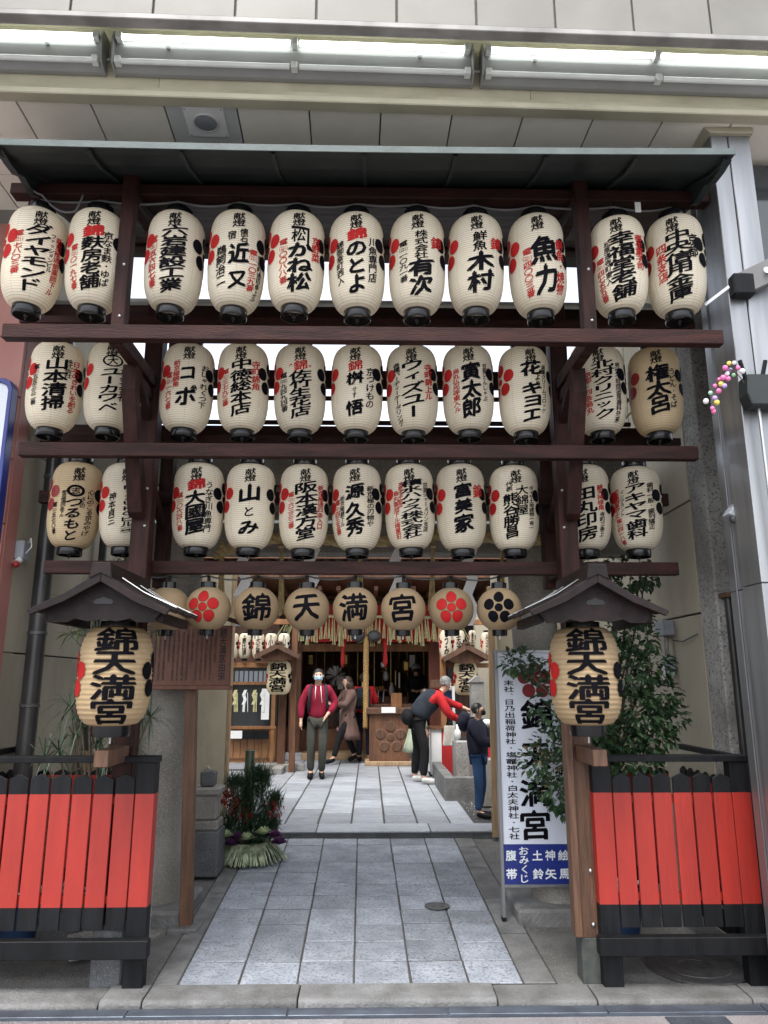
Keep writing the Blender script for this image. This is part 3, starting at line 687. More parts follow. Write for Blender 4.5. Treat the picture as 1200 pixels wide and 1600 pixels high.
# fluorescent fixtures on the cove board
def fixture(xc, Lg, label):
    yb = YB - .004; t = thing('fluorescent_light', acx((xc, yb, 5.42)), label, 'light fixture', 'fluorescent fixtures along the cove', rz=AR)
    h = Lg / 2
    MB().prism([(0, .11), (-.055, .10), (-.085, .03), (-.085, .005), (-.07, -.10), (-.03, -.13), (0, -.13)], 'x', -h, h).build('housing', m_fixhouse, t, local=True, bevel=.003)
    for s_ in (-1, 1):
        MB().prism([(0, .115), (-.10, .105), (-.125, .03), (-.10, -.115), (-.03, -.135), (0, -.135)], 'x', s_ * h - .006, s_ * h + .006).build('end_plate', m_fixhouse, t, local=True, bevel=.002)
    for a, b in ((-h + .05, -.03), (.03, h - .05)):
        MB().tube([(a, -.110, .052), (b, -.110, .052)], .0165, 12).build('lit_tube', m_lit, t, local=True, smooth='auto')
        MB().tube([(a, -.095, -.105), (b, -.095, -.105)], .0165, 12).build('unlit_tube', m_tube, t, local=True, smooth='auto')
    o = MB()
    for xx in (-h + .035, 0, h - .035):
        o.box((xx - .018, -.13, .03), (xx + .018, -.08, .078)); o.box((xx - .018, -.118, -.128), (xx + .018, -.07, -.082))
    o.build('lamp_holders', m_fixture, t, local=True, bevel=.003)
    o = MB(); o.tube([(-h * .7, -.088, .0), (-h * .7, -.10, .0)], .012, 10); o.tube([(h * .7, -.088, .0), (h * .7, -.10, .0)], .012, 10); o.build('wing_nuts', m_bolt, t, local=True)
    return t
xa, xb = X(181, 90, 3.8), X(737, 100, 3.8)
fl = xb - xa
fixture((xa + xb) / 2, fl, 'white twin tube fluorescent fixture in the middle, its whole length in view')
fixture(xa - .065 - fl / 2, fl, 'white twin tube fluorescent fixture at the left, cut by the picture edge')
fixture(xb + .06 + fl / 2, fl, 'white twin tube fluorescent fixture at the right above the steel pillar')
cb = MB(); cb.tube([acx((xa - .07, YB - .02, 5.40)), acx((xa, YB - .02, 5.40))], .008, 8)
cb.tube([acx((xb, YB - .02, 5.40)), acx((xb + .07, YB - .02, 5.40))], .008, 8)
cb.build('conduit', m_fixture, arc)

# ------------------------------------------------------------ left wall, pipe
XLW = -2.46
lw = thing('left_building_wall', (XLW - .5, 5, 0), 'terracotta tiled wall corner with beige rendered side at the left', 'wall')
MB().box((-6, 4.96, -.02), (XLW - .02, 5.3, 6.5)).build('wall_core', m_grout, lw)
zz = 0.02
for j in range(11):
    for i in range(3):
        x1 = XLW + .0 - i * .62; 
        MB().box((x1 - .612, 4.93, zz + j * .455), (x1 - .004, 4.965, zz + j * .455 + .449)).build('wall_tile', m_pink, lw, bevel=.003)
MB().box((XLW - .03, 4.967, 0), (XLW, 5.12, 5.1)).build('corner_return', m_pink, lw)
for j, (a, b) in enumerate(((0, 1.9), (1.91, 3.35), (3.36, 5.1))):
    MB().box((XLW - .30, 5.125, a), (XLW - .012, 8.3, b)).build('render_panel', m_beige, lw, bevel=.004)
pb = thing('drain_pipe', (XLW + .08, 5.35, 0), 'black plastic drain pipe running down the beige left wall', 'pipe')
MB().tube([(XLW + .09, 5.40, .05), (XLW + .09, 5.40, 4.4)], .062, 20).build('pipe', m_pipe, pb, smooth='auto')
for z_ in (1.55, 2.05, 3.2):
    MB().lathe([(.064, -.012), (.067, -.01), (.067, .01), (.064, .012)], (XLW + .09, 5.40, z_), 20).build('pipe_clip', m_iron, pb, smooth='auto')
pb2 = MB().tube([(XLW + .07, 6.6, .05), (XLW + .07, 6.6, 3.6)], .035, 14).build('thin_pipe', m_pipe, smooth='auto')
tag(pb2, 'thinner dark pipe on the beige left wall behind the lantern house', 'pipe')
q = at(33, 860, 5.14)
jb = thing('junction_box', (XLW + .03, 5.16, q.z), 'small grey electrical box with a bulb on the left wall', 'electrical box')
MB().box((XLW - .012, 5.13, q.z - .06), (XLW + .055, 5.23, q.z + .07)).build('box', m_bbox, jb, bevel=.006)
o = MB(); o.tube([(XLW + .03, 5.15, q.z - .06), (XLW + .02, 5.12, q.z - .09), (XLW + .02, 5.10, q.z - .10)], .022, 12); o.build('lamp_base', m_fixture, jb, smooth='auto')
MB().ball((XLW + .035, 5.085, q.z - .105), .026).build('bulb', m_darkred, jb, smooth=True)
MB().tube([(XLW + .05, 5.2, q.z + .06), (XLW + .08, 5.17, q.z + .09), (XLW + .09, 5.17, q.z + .03), (XLW + .05, 5.17, q.z - .02)], .004, 6).build('wire', m_fixture, jb)
# blue framed panel on the left wall
a = at(-60, 600, 4.9); b = at(12, 1240, 4.9)
bf = thing('notice_case', (b.x - .3, 4.9, b.z), 'blue framed glazed notice case cut off at the left edge', 'notice board')
zt, zb_ = Z(600, 4.9), Z(850, 4.9)
fx = X(13, 700, 4.88)
MB().box((fx - 1.0, 4.86, zb_), (fx - .03, 4.90, zt - .03)).build('panel', m_signwhite, bf)
MB().prism([(fx, zb_), (fx, zt - .07), (fx - .02, zt - .02), (fx - .07, zt), (fx - 1.03, zt), (fx - 1.03, zt - .03), (fx - .09, zt - .03), (fx - .045, zt - .05), (fx - .03, zt - .09), (fx - .03, zb_)], 'y', 4.84, 4.925).build('frame', m_signblue, bf, bevel=.004)

# ------------------------------------------------------------ right wall, concrete pilaster, aluminium pillar
XRW = 2.42
rw = thing('right_building_wall', (XRW + .3, 6, 0), 'stained beige concrete panel wall at the right of the gate', 'wall')
for (y0, y1) in ((5.42, 6.55), (6.56, 8.3)):
    for (a, b) in ((0, 2.20), (2.21, 3.05), (3.06, 4.15), (4.16, 5.6)):
        MB().box((XRW, y0, a), (XRW + .3, y1 - .004, b - .004)).build('wall_panel', m_beige, rw, bevel=.005)
crk = MB().tube([(XRW - .001, 6.5 + .04 * math.sin(z_ * 3), z_) for z_ in [i * .25 + .3 for i in range(15)]], .004, 5); crk.build('crack', m_dark, rw)
pl = thing('concrete_pilaster', (XRW + .15, 5.25, 0), 'rough grey concrete pilaster between the beige wall and the steel pillar', 'pilaster')
MB().box((XRW + .0, 5.15, 0), (XRW + .32, 5.415, 5.1)).build('shaft', m_conc, pl, bevel=.012)
MB().box((XRW + .02, 5.04, 2.28), (XRW + .22, 5.15, 2.31)).build('wood_ledge', m_old, pl)
MB().tube([(XRW + .07, 5.11, .05), (XRW + .07, 5.11, 2.28)], .03, 10).build('conduit', m_pipe, pl, smooth='auto')
MB().box((XRW + .11, 5.09, .05), (XRW + .14, 5.145, 2.26)).build('wooden_strip', m_pale, pl)
ap = thing('aluminium_pillar', (2.28, 4.2, 0), 'tall brushed aluminium clad pillar at the right edge', 'pillar')
xl = X(1134, 420, 4.04)
for z0, z1 in ((-.01, 2.24), (2.244, 5.145)):
    MB().box((xl, 4.04, z0), (xl + .105, 4.26, z1)).build('cladding', m_alu, ap, bevel=.004)
    MB().box((xl + .112, 4.04, z0), (xl + .25, 4.26, z1)).build('cladding', m_alu, ap, bevel=.004)
    MB().box((xl + .1, 4.05, z0), (xl + .115, 4.25, z1)).build('seam', m_dark, ap)
    MB().box((xl + .045, 4.265, z0), (xl + .22, 4.50, z1)).build('side_cladding', m_alu, ap, bevel=.003)
MB().box((xl + .034, 4.40, -.01), (xl + .042, 4.408, 5.1)).build('edge_bead', m_alu, ap)
MB().prism([(xl - .05, 5.15), (xl - .015, 5.11), (xl + .265, 5.11), (xl + .265, 5.15)], 'y', 4.01, 4.3).build('capital', m_cream, ap, bevel=.004)
MB().box((xl + .26, 4.3, 0), (xl + 3, 4.45, 5.1)).build('side_glazing', m_glass, ap)
# dark bracket with plate on the pillar
q = at(1170, 440, 3.98)
cm = thing('pillar_bracket', q, 'dark grey banner bracket with a round white sticker high on the pillar', 'bracket')
MB().bar((q.x - .06, 4.02, q.z - .02), (q.x + .22, 3.92, q.z + .09), .05, .15).build('arm', m_cable, cm, bevel=.006)
MB().box((q.x - .10, 3.96, q.z - .09), (q.x + .03, 4.035, q.z + .05), rz=.0).build('clamp', m_blackp, cm, bevel=.01)
MB().bar((q.x - .10, 4.02, q.z - .01), (q.x - .22, 4.10, q.z - .09), .004, .02).build('strap', m_bolt, cm)
o = MB(); o.lathe([(.02, 0), (.02, .003), (.001, .003)], (0, 0, 0), 16); o.v = [Matrix.Rotation(R(90), 3, 'X') @ v for v in o.v]; o.v = [Vector((v.x + q.x + .085, v.y + 3.925, v.z + q.z + .045)) for v in o.v]; o.build('sticker', m_fixture, cm)
# green flower holder and paper-ball spray
q = at(1192, 610, 3.95)
gh = thing('flower_holder', q, 'dark green box holder strapped on the steel pillar', 'holder')
MB().prism([(-.09, -.10), (.12, -.10), (.12, .085), (-.10, .085), (-.11, -.03)], 'y', -.04, .07).build('box', m_copper, gh, local=True, bevel=.006)
for a in ((-.09, .06, -.12, .18), (.0, .06, .03, .18), (.05, .06, .10, .17)):
    MB().tube([(a[0], 0, a[1]), (a[2], -.01, a[3])], .012, 8).build('socket', m_blackp, gh, local=True, smooth='auto')
MB().tube([(-.02, .03, -.10), (0.0, .06, -1.6)], .010, 8).build('pole', m_bolt, gh, local=True, smooth='auto')
sprig = thing('flower_spray', at(1170, 600, 3.9), 'drooping spray of pink, yellow, green and white little paper balls', 'decoration')
arcp = [(1163, 598), (1150, 582), (1140, 576), (1130, 577), (1122, 590), (1115, 610), (1112, 630), (1114, 650)]
pp = [at(a, b, 3.92 - .02 * math.sin(i)) for i, (a, b) in enumerate(arcp)]
MB().tube(pp, .003, 5).build('stem', m_bark, sprig)
bc = [mat('ball_pink', (.75, .18, .40), rough=.6), mat('ball_yellow', (.75, .62, .12), rough=.6), mat('ball_green', (.35, .68, .42), rough=.6), mat('ball_white', (.8, .78, .8), rough=.6), mat('ball_lilac', (.48, .33, .68), rough=.6)]
sph = None
for i, (a, b, c) in enumerate([(1147,567,3),(1139,568,1),(1133,575,0),(1141,578,4),(1153,575,0),(1160,580,3),(1146,586,2),(1136,584,3),(1130,590,0),(1124,593,0),(1138,592,0),(1127,600,1),(1117,603,0),(1132,603,4),(1123,611,0),(1110,614,2),(1117,622,4),(1120,629,1),(1113,638,0),(1115,643,0),(1103,627,3)]):
    q = at(a, b, 3.90 + .03 * math.sin(i * 2.3))
    o = MB().ball(q, .0125 + .002 * (i % 3), seg=8, rings=5).build('paper_ball', bc[c], sprig, smooth=True)
# small camera and grey boxes
q = at(1146, 800, 4.3)
sc_ = thing('security_lamp', q, 'small grey hooded lamp on the side of the steel pillar', 'lamp')
MB().prism([(-.045, -.02), (.0, -.045), (.045, -.045), (.045, .06), (.02, .06), (-.02, .02)], 'y', -.04, .06).build('hood', m_bbox, sc_, local=True, bevel=.006)
MB().ball((0, 0, -.04), .03).build('lens', m_glass, sc_, local=True, smooth=True)
q = at(1090, 982, 6.0); eb = thing('electric_meter_box', (XRW - .04, 6.0, q.z), 'grey switch box with a dangling tag on the right wall', 'electrical box')
MB().box((XRW - .09, 5.90, q.z - .06), (XRW, 6.10, q.z + .06)).build('box', m_bbox, eb, bevel=.006)
MB().box((XRW - .07, 5.94, q.z - .36), (XRW, 6.06, q.z - .22)).build('lower_box', m_bbox, eb, bevel=.006)
MB().prism([(5.95, q.z - .36), (5.99, q.z - .26), (6.03, q.z - .36), (5.99, q.z - .47)], 'x', XRW - .085, XRW - .08).build('tag', m_fixture, eb)
MB().tube([(XRW - .04, 6, q.z - .06), (XRW - .05, 5.98, q.z - .14), (XRW - .04, 6, q.z - .22)], .02, 8).build('coupling', m_bolt, eb, smooth='auto')
MB().tube([(XRW - .02, 5.9, q.z - .1), (XRW - .03, 5.7, q.z - .12), (XRW - .02, 5.45, q.z - .08)], .005, 6).build('wire', m_bcable, eb)

# ------------------------------------------------------------ the lantern rack
XL_, XR_ = X(219, 880, 4.8), X(888, 880, 4.8)
rack = thing('lantern_rack', (0, 4.8, 0), 'dark stained timber rack with a small copper roof carrying rows of paper lanterns', 'lantern rack')
zb1, zb2, zb3 = Z(521, 4.0), Z(704, 4.42), Z(887, 4.92)
def beam(py0, Y, xa, xb, h, d, nm='cross_beam', m=m_rack, bev=.004):
    z = Z(py0, Y); return MB().box((xa, Y, z - h / 2), (xb, Y + d, z + h / 2)).build(nm, m, rack, bevel=bev)
beam(521, 3.98, X(2, 520, 3.98), X(1131, 527, 3.98), .090, .062)
beam(704, 4.42, X(28, 706, 4.42), X(1092, 706, 4.42), .088, .06)
beam(887, 4.92, X(68, 887, 4.92), X(1061, 887, 4.92), .086, .06)
for xx in (XL_, XR_):
    MB().box((xx - .06, 4.74, .02), (xx + .06, 4.86, 4.90)).build('post', m_rackv, rack, bevel=.006)
    MB().box((xx - .047, 5.25, 2.36), (xx + .047, 5.35, 4.75)).build('rear_post', m_rackv, rack, bevel=.005)
    MB().bar((xx, 4.86, 2.45), (xx, 5.25, 2.45), .06, .08).build('tie_beam', m_rack, rack, bevel=.004)
    for dz in (3.05, 3.9):
        MB().bar((xx, 4.86, dz), (xx, 5.26, dz - .26), .045, .07).build('diagonal_brace', m_rackv, rack, bevel=.003)
    # curved strut in front of the post: raking member with a short upright head
    zlo, zhi, zsh = Z(812, 4.72), Z(572, 4.36), Z(612, 4.38)
    MB().prism([(4.36, zhi), (4.36, zsh), (4.66, zlo + .03), (4.70, zlo), (4.74, zlo + .02), (4.74, zlo + .12), (4.44, zsh + .02), (4.44, zhi)], 'x', xx * 1.012 - .045, xx * 1.012 + .045).build('raking_strut', m_rackv, rack, bevel=.004)
    MB().bar((xx * 1.012, 4.42, zhi - .055), (xx * 1.012, 4.76, zhi - .055), .075, .075).build('strut_tie', m_rackv, rack, bevel=.004)
    # front hanger post between roof and first beam, tied back to the main post
    xf = XL_ - .005 if xx < 0 else XR_ + .01
    MB().box((xf - .041, 4.046, zb1 - .06), (xf + .041, 4.12, 4.80)).build('front_post', m_rackv, rack, bevel=.005)
    MB().bar((xf, 4.08, zb1 + .0), (xx, 4.75, zb1 + .0), .07, .09).build('tie_beam', m_rack, rack, bevel=.004)
    MB().bar((xx, 4.42, zb1 - .04), (xx, 4.76, zb1 - .26), .045, .06).build('diagonal_brace', m_rackv, rack, bevel=.004)
    MB().bar((xx, 4.10, 4.66), (xx, 5.30, 4.82), .07, .09).build('tie_beam', m_rack, rack, bevel=.004)
    o = MB()
    for z_ in (zb1 + .12, zb1 + .46): o.ball((xf + .01, 4.046, z_), .011, seg=8, rings=4)
    for z_ in (zb1 - .75, zb1 - 1.0, zb1 - 1.4): o.ball((xx + (.03 if xx < 0 else -.03), 4.74, z_), .011, seg=8, rings=4)
    o.build('bolts', m_bolt, rack, smooth=True)
    if xx < 0: MB().box((xx - .09, 4.72, .0), (xx + .09, 4.90, .34)).build('stone_base', m_darkst, rack, bevel=.01)
    if xx > 0: MB().box((xx - .066, 4.734, .0), (xx + .066, 4.866, .26)).build('bronze_shoe', m_patina, rack, bevel=.004)
# rear purlins seen against the sky between lanterns
for py0, h in ((489, .10), (592, .14), (676, .10), (778, .09)):
    beam(py0, 5.20 if py0 != 592 else 5.36, X(60, py0, 5.2) if py0 != 592 else XL_ - .05, X(1045, py0, 5.2) if py0 != 592 else XR_ + .05, h, .05, 'rear_beam')
for py0 in (622, 660):
    beam(py0, 5.9, -2.2, 2.2, .035, .03, 'rear_batten')
beam(472, 5.30, X(40, 470, 5.3), X(1060, 470, 5.3), .03, .5, 'translucent_edge', m_fixture)
# hanging rails for the lanterns, hidden behind the beams
beam(300, 4.12, X(15, 300, 4.12), X(1108, 300, 4.12), .075, .09, 'eave_beam')
MB().box((X(30, 500, 4.66), 4.66, zc2 + LH / 2 + .15), (X(1085, 500, 4.66), 4.71, zc2 + LH / 2 + .20)).build('hanging_rail', m_rack, rack)
MB().box((X(60, 700, 5.0), 5.0, zc3 + LH / 2 + .15), (X(1065, 700, 5.0), 5.05, zc3 + LH / 2 + .20)).build('hanging_rail', m_rack, rack)
# roof: curved copper sheet with scroll-cut barge boards
xr0, xr1 = X(-22, 236, 3.66), X(1148, 236, 3.66)
zf = Z(238, 3.66)
prof = [(3.66, zf), (3.72, zf + .005), (3.85, zf + .035), (4.0, zf + .10), (4.2, zf + .18), (4.45, zf + .26), (4.70, zf + .32), (4.95, zf + .36), (5.14, zf + .37)]
top = [(y, z + .035) for y, z in prof]
xm = (xr0 + xr1) / 2
nseg = 24; o = MB()
for i in range(nseg):
    a, b = xr0 + (xr1 - xr0) * i / nseg, xr0 + (xr1 - xr0) * (i + 1) / nseg
    def sag(x): t = (x - xm) / ((xr1 - xr0) / 2); return .018 * t * t
    poly = prof + top[::-1]; n = len(poly)
    o.add([(a, y, z + sag(a)) for y, z in poly] + [(b, y, z + sag(b)) for y, z in poly], [(k, n + k, n + (k + 1) % n, (k + 1) % n) for k in range(n)])
o.build('copper_roof', m_copper, rack)
o = MB()
for i in range(24):
    a, b = xr0 + (xr1 - xr0) * i / 24, xr0 + (xr1 - xr0) * (i + 1) / 24; sa, sb2_ = [.018 * ((x - xm) / ((xr1 - xr0) / 2)) ** 2 for x in (a, b)]
    o.add([(a, 3.652, zf - .004 + sa), (b, 3.652, zf - .004 + sb2_), (b, 3.652, zf + .037 + sb2_), (a, 3.652, zf + .037 + sa), (a, 3.659, zf - .004 + sa), (b, 3.659, zf - .004 + sb2_), (b, 3.659, zf + .037 + sb2_), (a, 3.659, zf + .037 + sa)], [(0,1,2,3),(7,6,5,4),(0,4,5,1),(3,2,6,7)])
o.build('edge_strip', m_copedge, rack)
for i in range(9):
    xx = xr0 + .05 + (xr1 - xr0 - .1) * i / 8
    MB().add([(xx - .012, y, z - .002) for y, z in prof] + [(xx + .012, y, z - .002) for y, z in prof] + [(xx - .012, y, z - .018) for y, z in prof] + [(xx + .012, y, z - .018) for y, z in prof],
        [f for k in range(8) for f in ((k, k+1, 18+k+1, 18+k), (9+k, 9+k+1, 27+k+1, 27+k), (18+k, 18+k+1, 27+k+1, 27+k))]).build('roof_rib', m_copper, rack)
for s_, xx in ((-1, xr0 + .06), (1, xr1 - .03)):
    sc = [(3.68, zf - .002), (3.78, zf - .012), (3.88, zf - .005), (3.95, zf + .03), (4.02, zf + .02), (4.10, zf + .01), (4.18, zf + .05), (4.3, zf + .09), (4.6, zf + .2), (5.12, zf + .33)] + [(y, z - .001) for y, z in prof[::-1][1:-1]]
    MB().prism(sc, 'x', xx - .02, xx + .02).build('barge_board', m_copper, rack)
MB().box((xr0 + .1, 4.40, zf + .15), (xr1 - .1, 4.46, zf + .235)).build('roof_purlin', m_rack, rack)
MB().box((xr0 + .1, 5.05, zf + .27), (xr1 - .1, 5.13, zf + .355)).build('roof_purlin', m_rack, rack)
MB().prism([(4.22, zf + .04), (4.22, zf + .06), (5.04, zf + .31), (5.04, zf + .29)], 'x', xr0 + .12, xr1 - .12).build('ceiling_boarding', m_rack, rack)
for xx, lbl in ((0, 0),):
    pass
q = at(996, 325, 4.06); tag(MB().box((q.x - .018, 4.05, q.z - .035), (q.x + .018, 4.055, q.z + .035)).build('paper_tag', m_fixture), 'small white paper tag hanging under the rack roof at right', 'tag')
# ------------------------------------------------------------ the lanterns
for row, Y, zc, rn, grp in ((ROW1, Y1, zc1, 'top', 'top row paper lanterns'), (ROW2, Y2, zc2, 'second', 'second row paper lanterns'), (ROW3, Y3, zc3, 'third', 'third row paper lanterns')):
    for l in row:
        long_lantern(l['cx'], Y, zc + rnd.uniform(-.006, .006), l, l['feat'], grp, rn)
def cable(name, pts, r, m, label=None, sag=.03):
    out = []
    for i in range(len(pts) - 1):
        a, b = Vector(pts[i]), Vector(pts[i + 1])
        for k in range(8):
            t = k / 8; p = a.lerp(b, t); p.z -= sag * 4 * t * (1 - t) * (.6 + .8 * ((i * 37) % 5) / 5); out.append(p)
    out.append(Vector(pts[-1]))
    o = MB().tube(out, r, 6).build(name, m, smooth=True)
    if label: tag(o, label, 'cable')
    return o
zt1 = zc1 + LH / 2 + .11
cable('power_cable', [(X(l['cx'], 410, Y1), Y1 - .01, zt1) for l in ROW1], .0075, m_cable, 'grey cable running along the tops of the top row lanterns', .025)
cable('power_cable', [(X(l['cx'], 600, Y2), Y2 + .02, zc2 + LH/2 + .11) for l in ROW2], .006, m_bcable, 'black cable behind the first beam above the second lantern row', .02)
cable('power_cable', [(X(l['cx'], 787, Y3), Y3 + .02, zc3 + LH/2 + .11) for l in ROW3], .006, m_bcable, 'black cable behind the second beam above the third lantern row', .02)
a = at(8, 245, 3.9); b = at(40, 285, 4.05); c = at(66, 305, 4.1)
cable('power_cable', [at(0, 236, 3.8), a, b, c, at(90, 328, 4.1), at(118, 330, 4.1), at(130, 305, 4.1)], .007, m_cable, 'grey cable looping from the left roof scroll to the first lanterns', .012)

# round lanterns under the lowest beam
Y4 = 5.03; rs = .152; zc4 = Z(952, Y4)
R4 = [(262, '', 0, 'plain round tan lantern half hidden behind the left lantern house roof'), (325, 'P', RD, 'round tan lantern with a red plum crest turned left, nearest the left post'),
      (401, '錦', K, 'round tan lantern with the many-stroke metal character, left end of the four letters'), (480, '天', K, 'round tan lantern with the simple four-stroke sky character'),
      (555, '満', K, 'round tan lantern at the centre with the water-radical character'), (630, '宮', K, 'round tan lantern with the roofed two-box palace character'),
      (705, 'P', RD, 'round tan lantern with a red plum crest facing front'), (780, 'P', K, 'round tan lantern with a black plum crest beside the right lantern house')]
sb = body_mb(rs, .278, 32, sph=True, depth=.0007)
_o = sb.build('paper_body', m_papersph, None, smooth=True); SPH = _o.data; bpy.data.objects.remove(_o)
for sgn, nm in ((1, 'upper_ring'), (-1, 'lower_ring')):
    mb = MB(); mb.lathe([(.052, .125 * 1), (.052, .178), (.048, .18), (.046, .13)] if sgn > 0 else [(.046, -.13), (.046, -.174), (.050, -.176), (.052, -.125)], seg=24, caps=True)
    _o = mb.build(nm, m_black, None, smooth='auto'); MESH[nm] = _o.data; bpy.data.objects.remove(_o)
for cx, ch, col, lab in R4:
    xx = X(cx, 950, Y4); root = thing('round_lantern', (xx, Y4, zc4 + rnd.uniform(-.003, .003)), lab, 'round lantern', 'round lanterns under the lowest beam')
    root.rotation_euler.z = -math.atan2(xx, Y4) * .9 + (-.22 if cx == 325 else rnd.uniform(-.04, .04)); root.rotation_euler.y = rnd.uniform(-.03, .03)
    inst('paper_body', SPH, root); inst('upper_ring', MESH['upper_ring'], root); inst('lower_ring', MESH['lower_ring'], root)
    MB().tube([(0, 0, .17), (0, 0, .225)], .012, 8).build('socket', m_bcable, root, local=True)
    MB().tube([(0, 0, -.165), (0, 0, -.20)], .006, 6).build('hook', m_bolt, root, local=True)
    items = []
    if ch == 'P':
        for k in range(5):
            a = R(90 + 72 * k); disc2(items, .072 * math.cos(a), .072 * math.sin(a), .0375, .0375, col)
        disc2(items, 0, 0, .027, .027, col)
        if col == RD:
            for k in range(5):
                a = R(90 + 72 * k); ring2(items, .072 * math.cos(a), .072 * math.sin(a), .0375, .0392, 1, K)
            ring2(items, 0, 0, .027, .0287, 1, K)
    elif ch: column(items, ch, -.008, -.090, .090, .185, K, slant=.08, bold=.03)
    if items:
        def mp(x, y):
            el = max(-1.2, min(1.2, y / rs)); t = y / .139
            rr = rs * math.sqrt(max(.05, 1 - (t * .93) ** 2)) + .0022; th = x / rs
            return Vector((rr * math.sin(th), -rr * math.cos(th), y))
        wrap_items('lettering', items, [m_ink, m_redink], root, mp, [i * .018 for i in range(-8, 9)], [i * .014 for i in range(-8, 9)])
cable('power_cable', [(X(R4[0][0] - 30, 905, Y4), Y4, zc4 + .225)] + [(X(c[0], 905, Y4), Y4, zc4 + .225) for c in R4] + [(X(812, 905, Y4), Y4, zc4 + .27)], .0065, m_cable, 'grey cable sagging between the round lanterns', .022)

# ------------------------------------------------------------ the two lantern houses
def lantern_house(name_lbl, lant_lbl, px, Yh, Wpx, zc, post_x, rot):
    sz = 1.0
    xc = X(px, 1055, Yh); root = thing('lantern_house', (xc, Yh, zc), name_lbl, 'lantern house', 'roofed lantern houses on the gate posts')
    # roof: two slopes of boards, ridge beam, gable with cut-out
    hw, dp, rise = .375, .34, .225; zr = .318
    def slope(s_):
        for k in range(4):
            d0, d1 = -dp + k * dp / 2, -dp + (k + 1) * dp / 2
            pts = [(0, zr + rise), (s_ * hw * .5, zr + rise * .47), (s_ * hw, zr + .02)]
            mb = MB(); tk = .016
            for (xa, za), (xb, zb) in zip(pts[:-1], pts[1:]):
                lift = .006 * (k % 2)
                mb.add([(xa, d0 + .004, za + lift), (xb, d0 + .004, zb + lift), (xb, d1 - .004, zb + lift), (xa, d1 - .004, za + lift),
                        (xa, d0 + .004, za + lift + tk), (xb, d0 + .004, zb + lift + tk), (xb, d1 - .004, zb + lift + tk), (xa, d1 - .004, za + lift + tk)],
                       [(0,3,2,1),(4,5,6,7),(0,1,5,4),(1,2,6,5),(2,3,7,6),(3,0,4,7)])
            mb.build('roof_board', m_roofw, root, local=True)
            if k < 3 or True:
                yy = d1
                mb = MB(); 
                for (xa, za), (xb, zb) in zip(pts[:-1], pts[1:]): mb.bar((xa, yy, za + tk + .010), (xb, yy, zb + tk + .010), .022, .016)
                mb.build('roof_batten', m_roofw, root, local=True)
                if k in (0, 2, 3):
                    mb = MB(); mb.tube([(xa_, yy - .012, za_ + tk + .019) for xa_, za_ in pts], .0035, 5); mb.build('edge_flashing', m_bolt, root, local=True)
    slope(-1); slope(1)
    MB().prism([(-.05, zr + rise + .06), (.05, zr + rise + .06), (.062, zr + rise - .03), (0, zr + rise + .0), (-.062, zr + rise - .03)], 'y', -dp - .03, dp + .02).build('ridge', m_roofw, root, local=True, bevel=.004)
    for s_ in (-1, 1):
        MB().prism([(0, zr + rise + .012), (s_ * hw * .5, zr + rise * .47 + .012), (s_ * (hw + .01), zr + .025), (s_ * (hw - .01), zr - .002), (s_ * hw * .5, zr + rise * .47 - .035), (0, zr + rise - .045)], 'y', -dp - .024, -dp).build('barge_board', m_roofw, root, local=True, bevel=.003)
    gb = MB(); yy = -dp + .05
    n = 12; cut = .05
    outline = [(-hw + .06, zr + .015), (-hw * .5, zr + rise * .47), (0, zr + rise), (hw * .5, zr + rise * .47), (hw - .06, zr + .015), (hw - .10, zr - .035), (.19, zr - .035), (.15, zr - .015), (.08, zr - .03), (0, zr - .02), (-.08, zr - .03), (-.15, zr - .015), (-.19, zr - .035), (-hw + .10, zr - .035)]
    gb.prism(outline, 'y', yy, yy + .02); gb.build('gable_board', m_roofw, root, local=True)
    MB().prism([(-.055, zr + .075), (-.04, zr + .092), (-.02, zr + .094), (0, zr + .104), (.02, zr + .094), (.04, zr + .092), (.055, zr + .075), (.045, zr + .064), (-.045, zr + .064)], 'y', yy - .003, yy + .003).build('gable_cutout', m_bcable, root, local=True)
    MB().box((-hw + .05, -dp + .08, zr - .03), (-hw + .09, dp - .02, zr + .02)).build('eave_rail', m_roofw, root, local=True)
    MB().box((hw - .09, -dp + .08, zr - .03), (hw - .05, dp - .02, zr + .02)).build('eave_rail', m_roofw, root, local=True)
    dx = post_x - xc
    MB().box((min(-.02, dx - .04), .0, zr + .0), (max(.02, dx + .04), 4.74 - Yh, zr + .07)).build('bracket_arm', m_rack, root, local=True)
    MB().box((dx - .04, -.06, -.50), (dx + .04, 4.735 - Yh, -.41)).build('lower_bracket', m_old, root, local=True, bevel=.004)
    # big lantern
    lt = thing('large_paper_lantern', (xc, Yh, zc), lant_lbl, 'paper lantern', 'large lanterns under the lantern house roofs')
    RR, HH = Wpx / 1160 * at(px, 1055, Yh).y * .5 * 1.0, .555
    prof = []
    for i in range(20 * 4 + 1):
        t = -1 + 2 * i / 80; rr = .50 + .50 * max(0, 1 - abs(t) ** (3.6)) ** .5
        prof.append((RR * rr - .0048 * abs(math.cos(math.pi * i / 4)) ** 2 + .0025, t * HH / 2))
    MB().lathe(prof, seg=40).build('paper_body', m_paperbig, lt, local=True, smooth=True)
    rc2 = RR * .5
    MB().lathe([(rc2 - .006, -HH/2 - .005), (rc2 - .006, -HH/2 - .055), (rc2, -HH/2 - .06), (rc2 + .003, -HH/2 - .05), (rc2 + .003, -HH/2 + .004)], seg=28, caps=False).build('lower_ring', m_black, lt, local=True, smooth='auto')
    MB().lathe([(.001, -HH/2 - .02), (rc2 - .006, -HH/2 - .02)], seg=28, caps=False).build('base_disc', m_dark, lt, local=True)
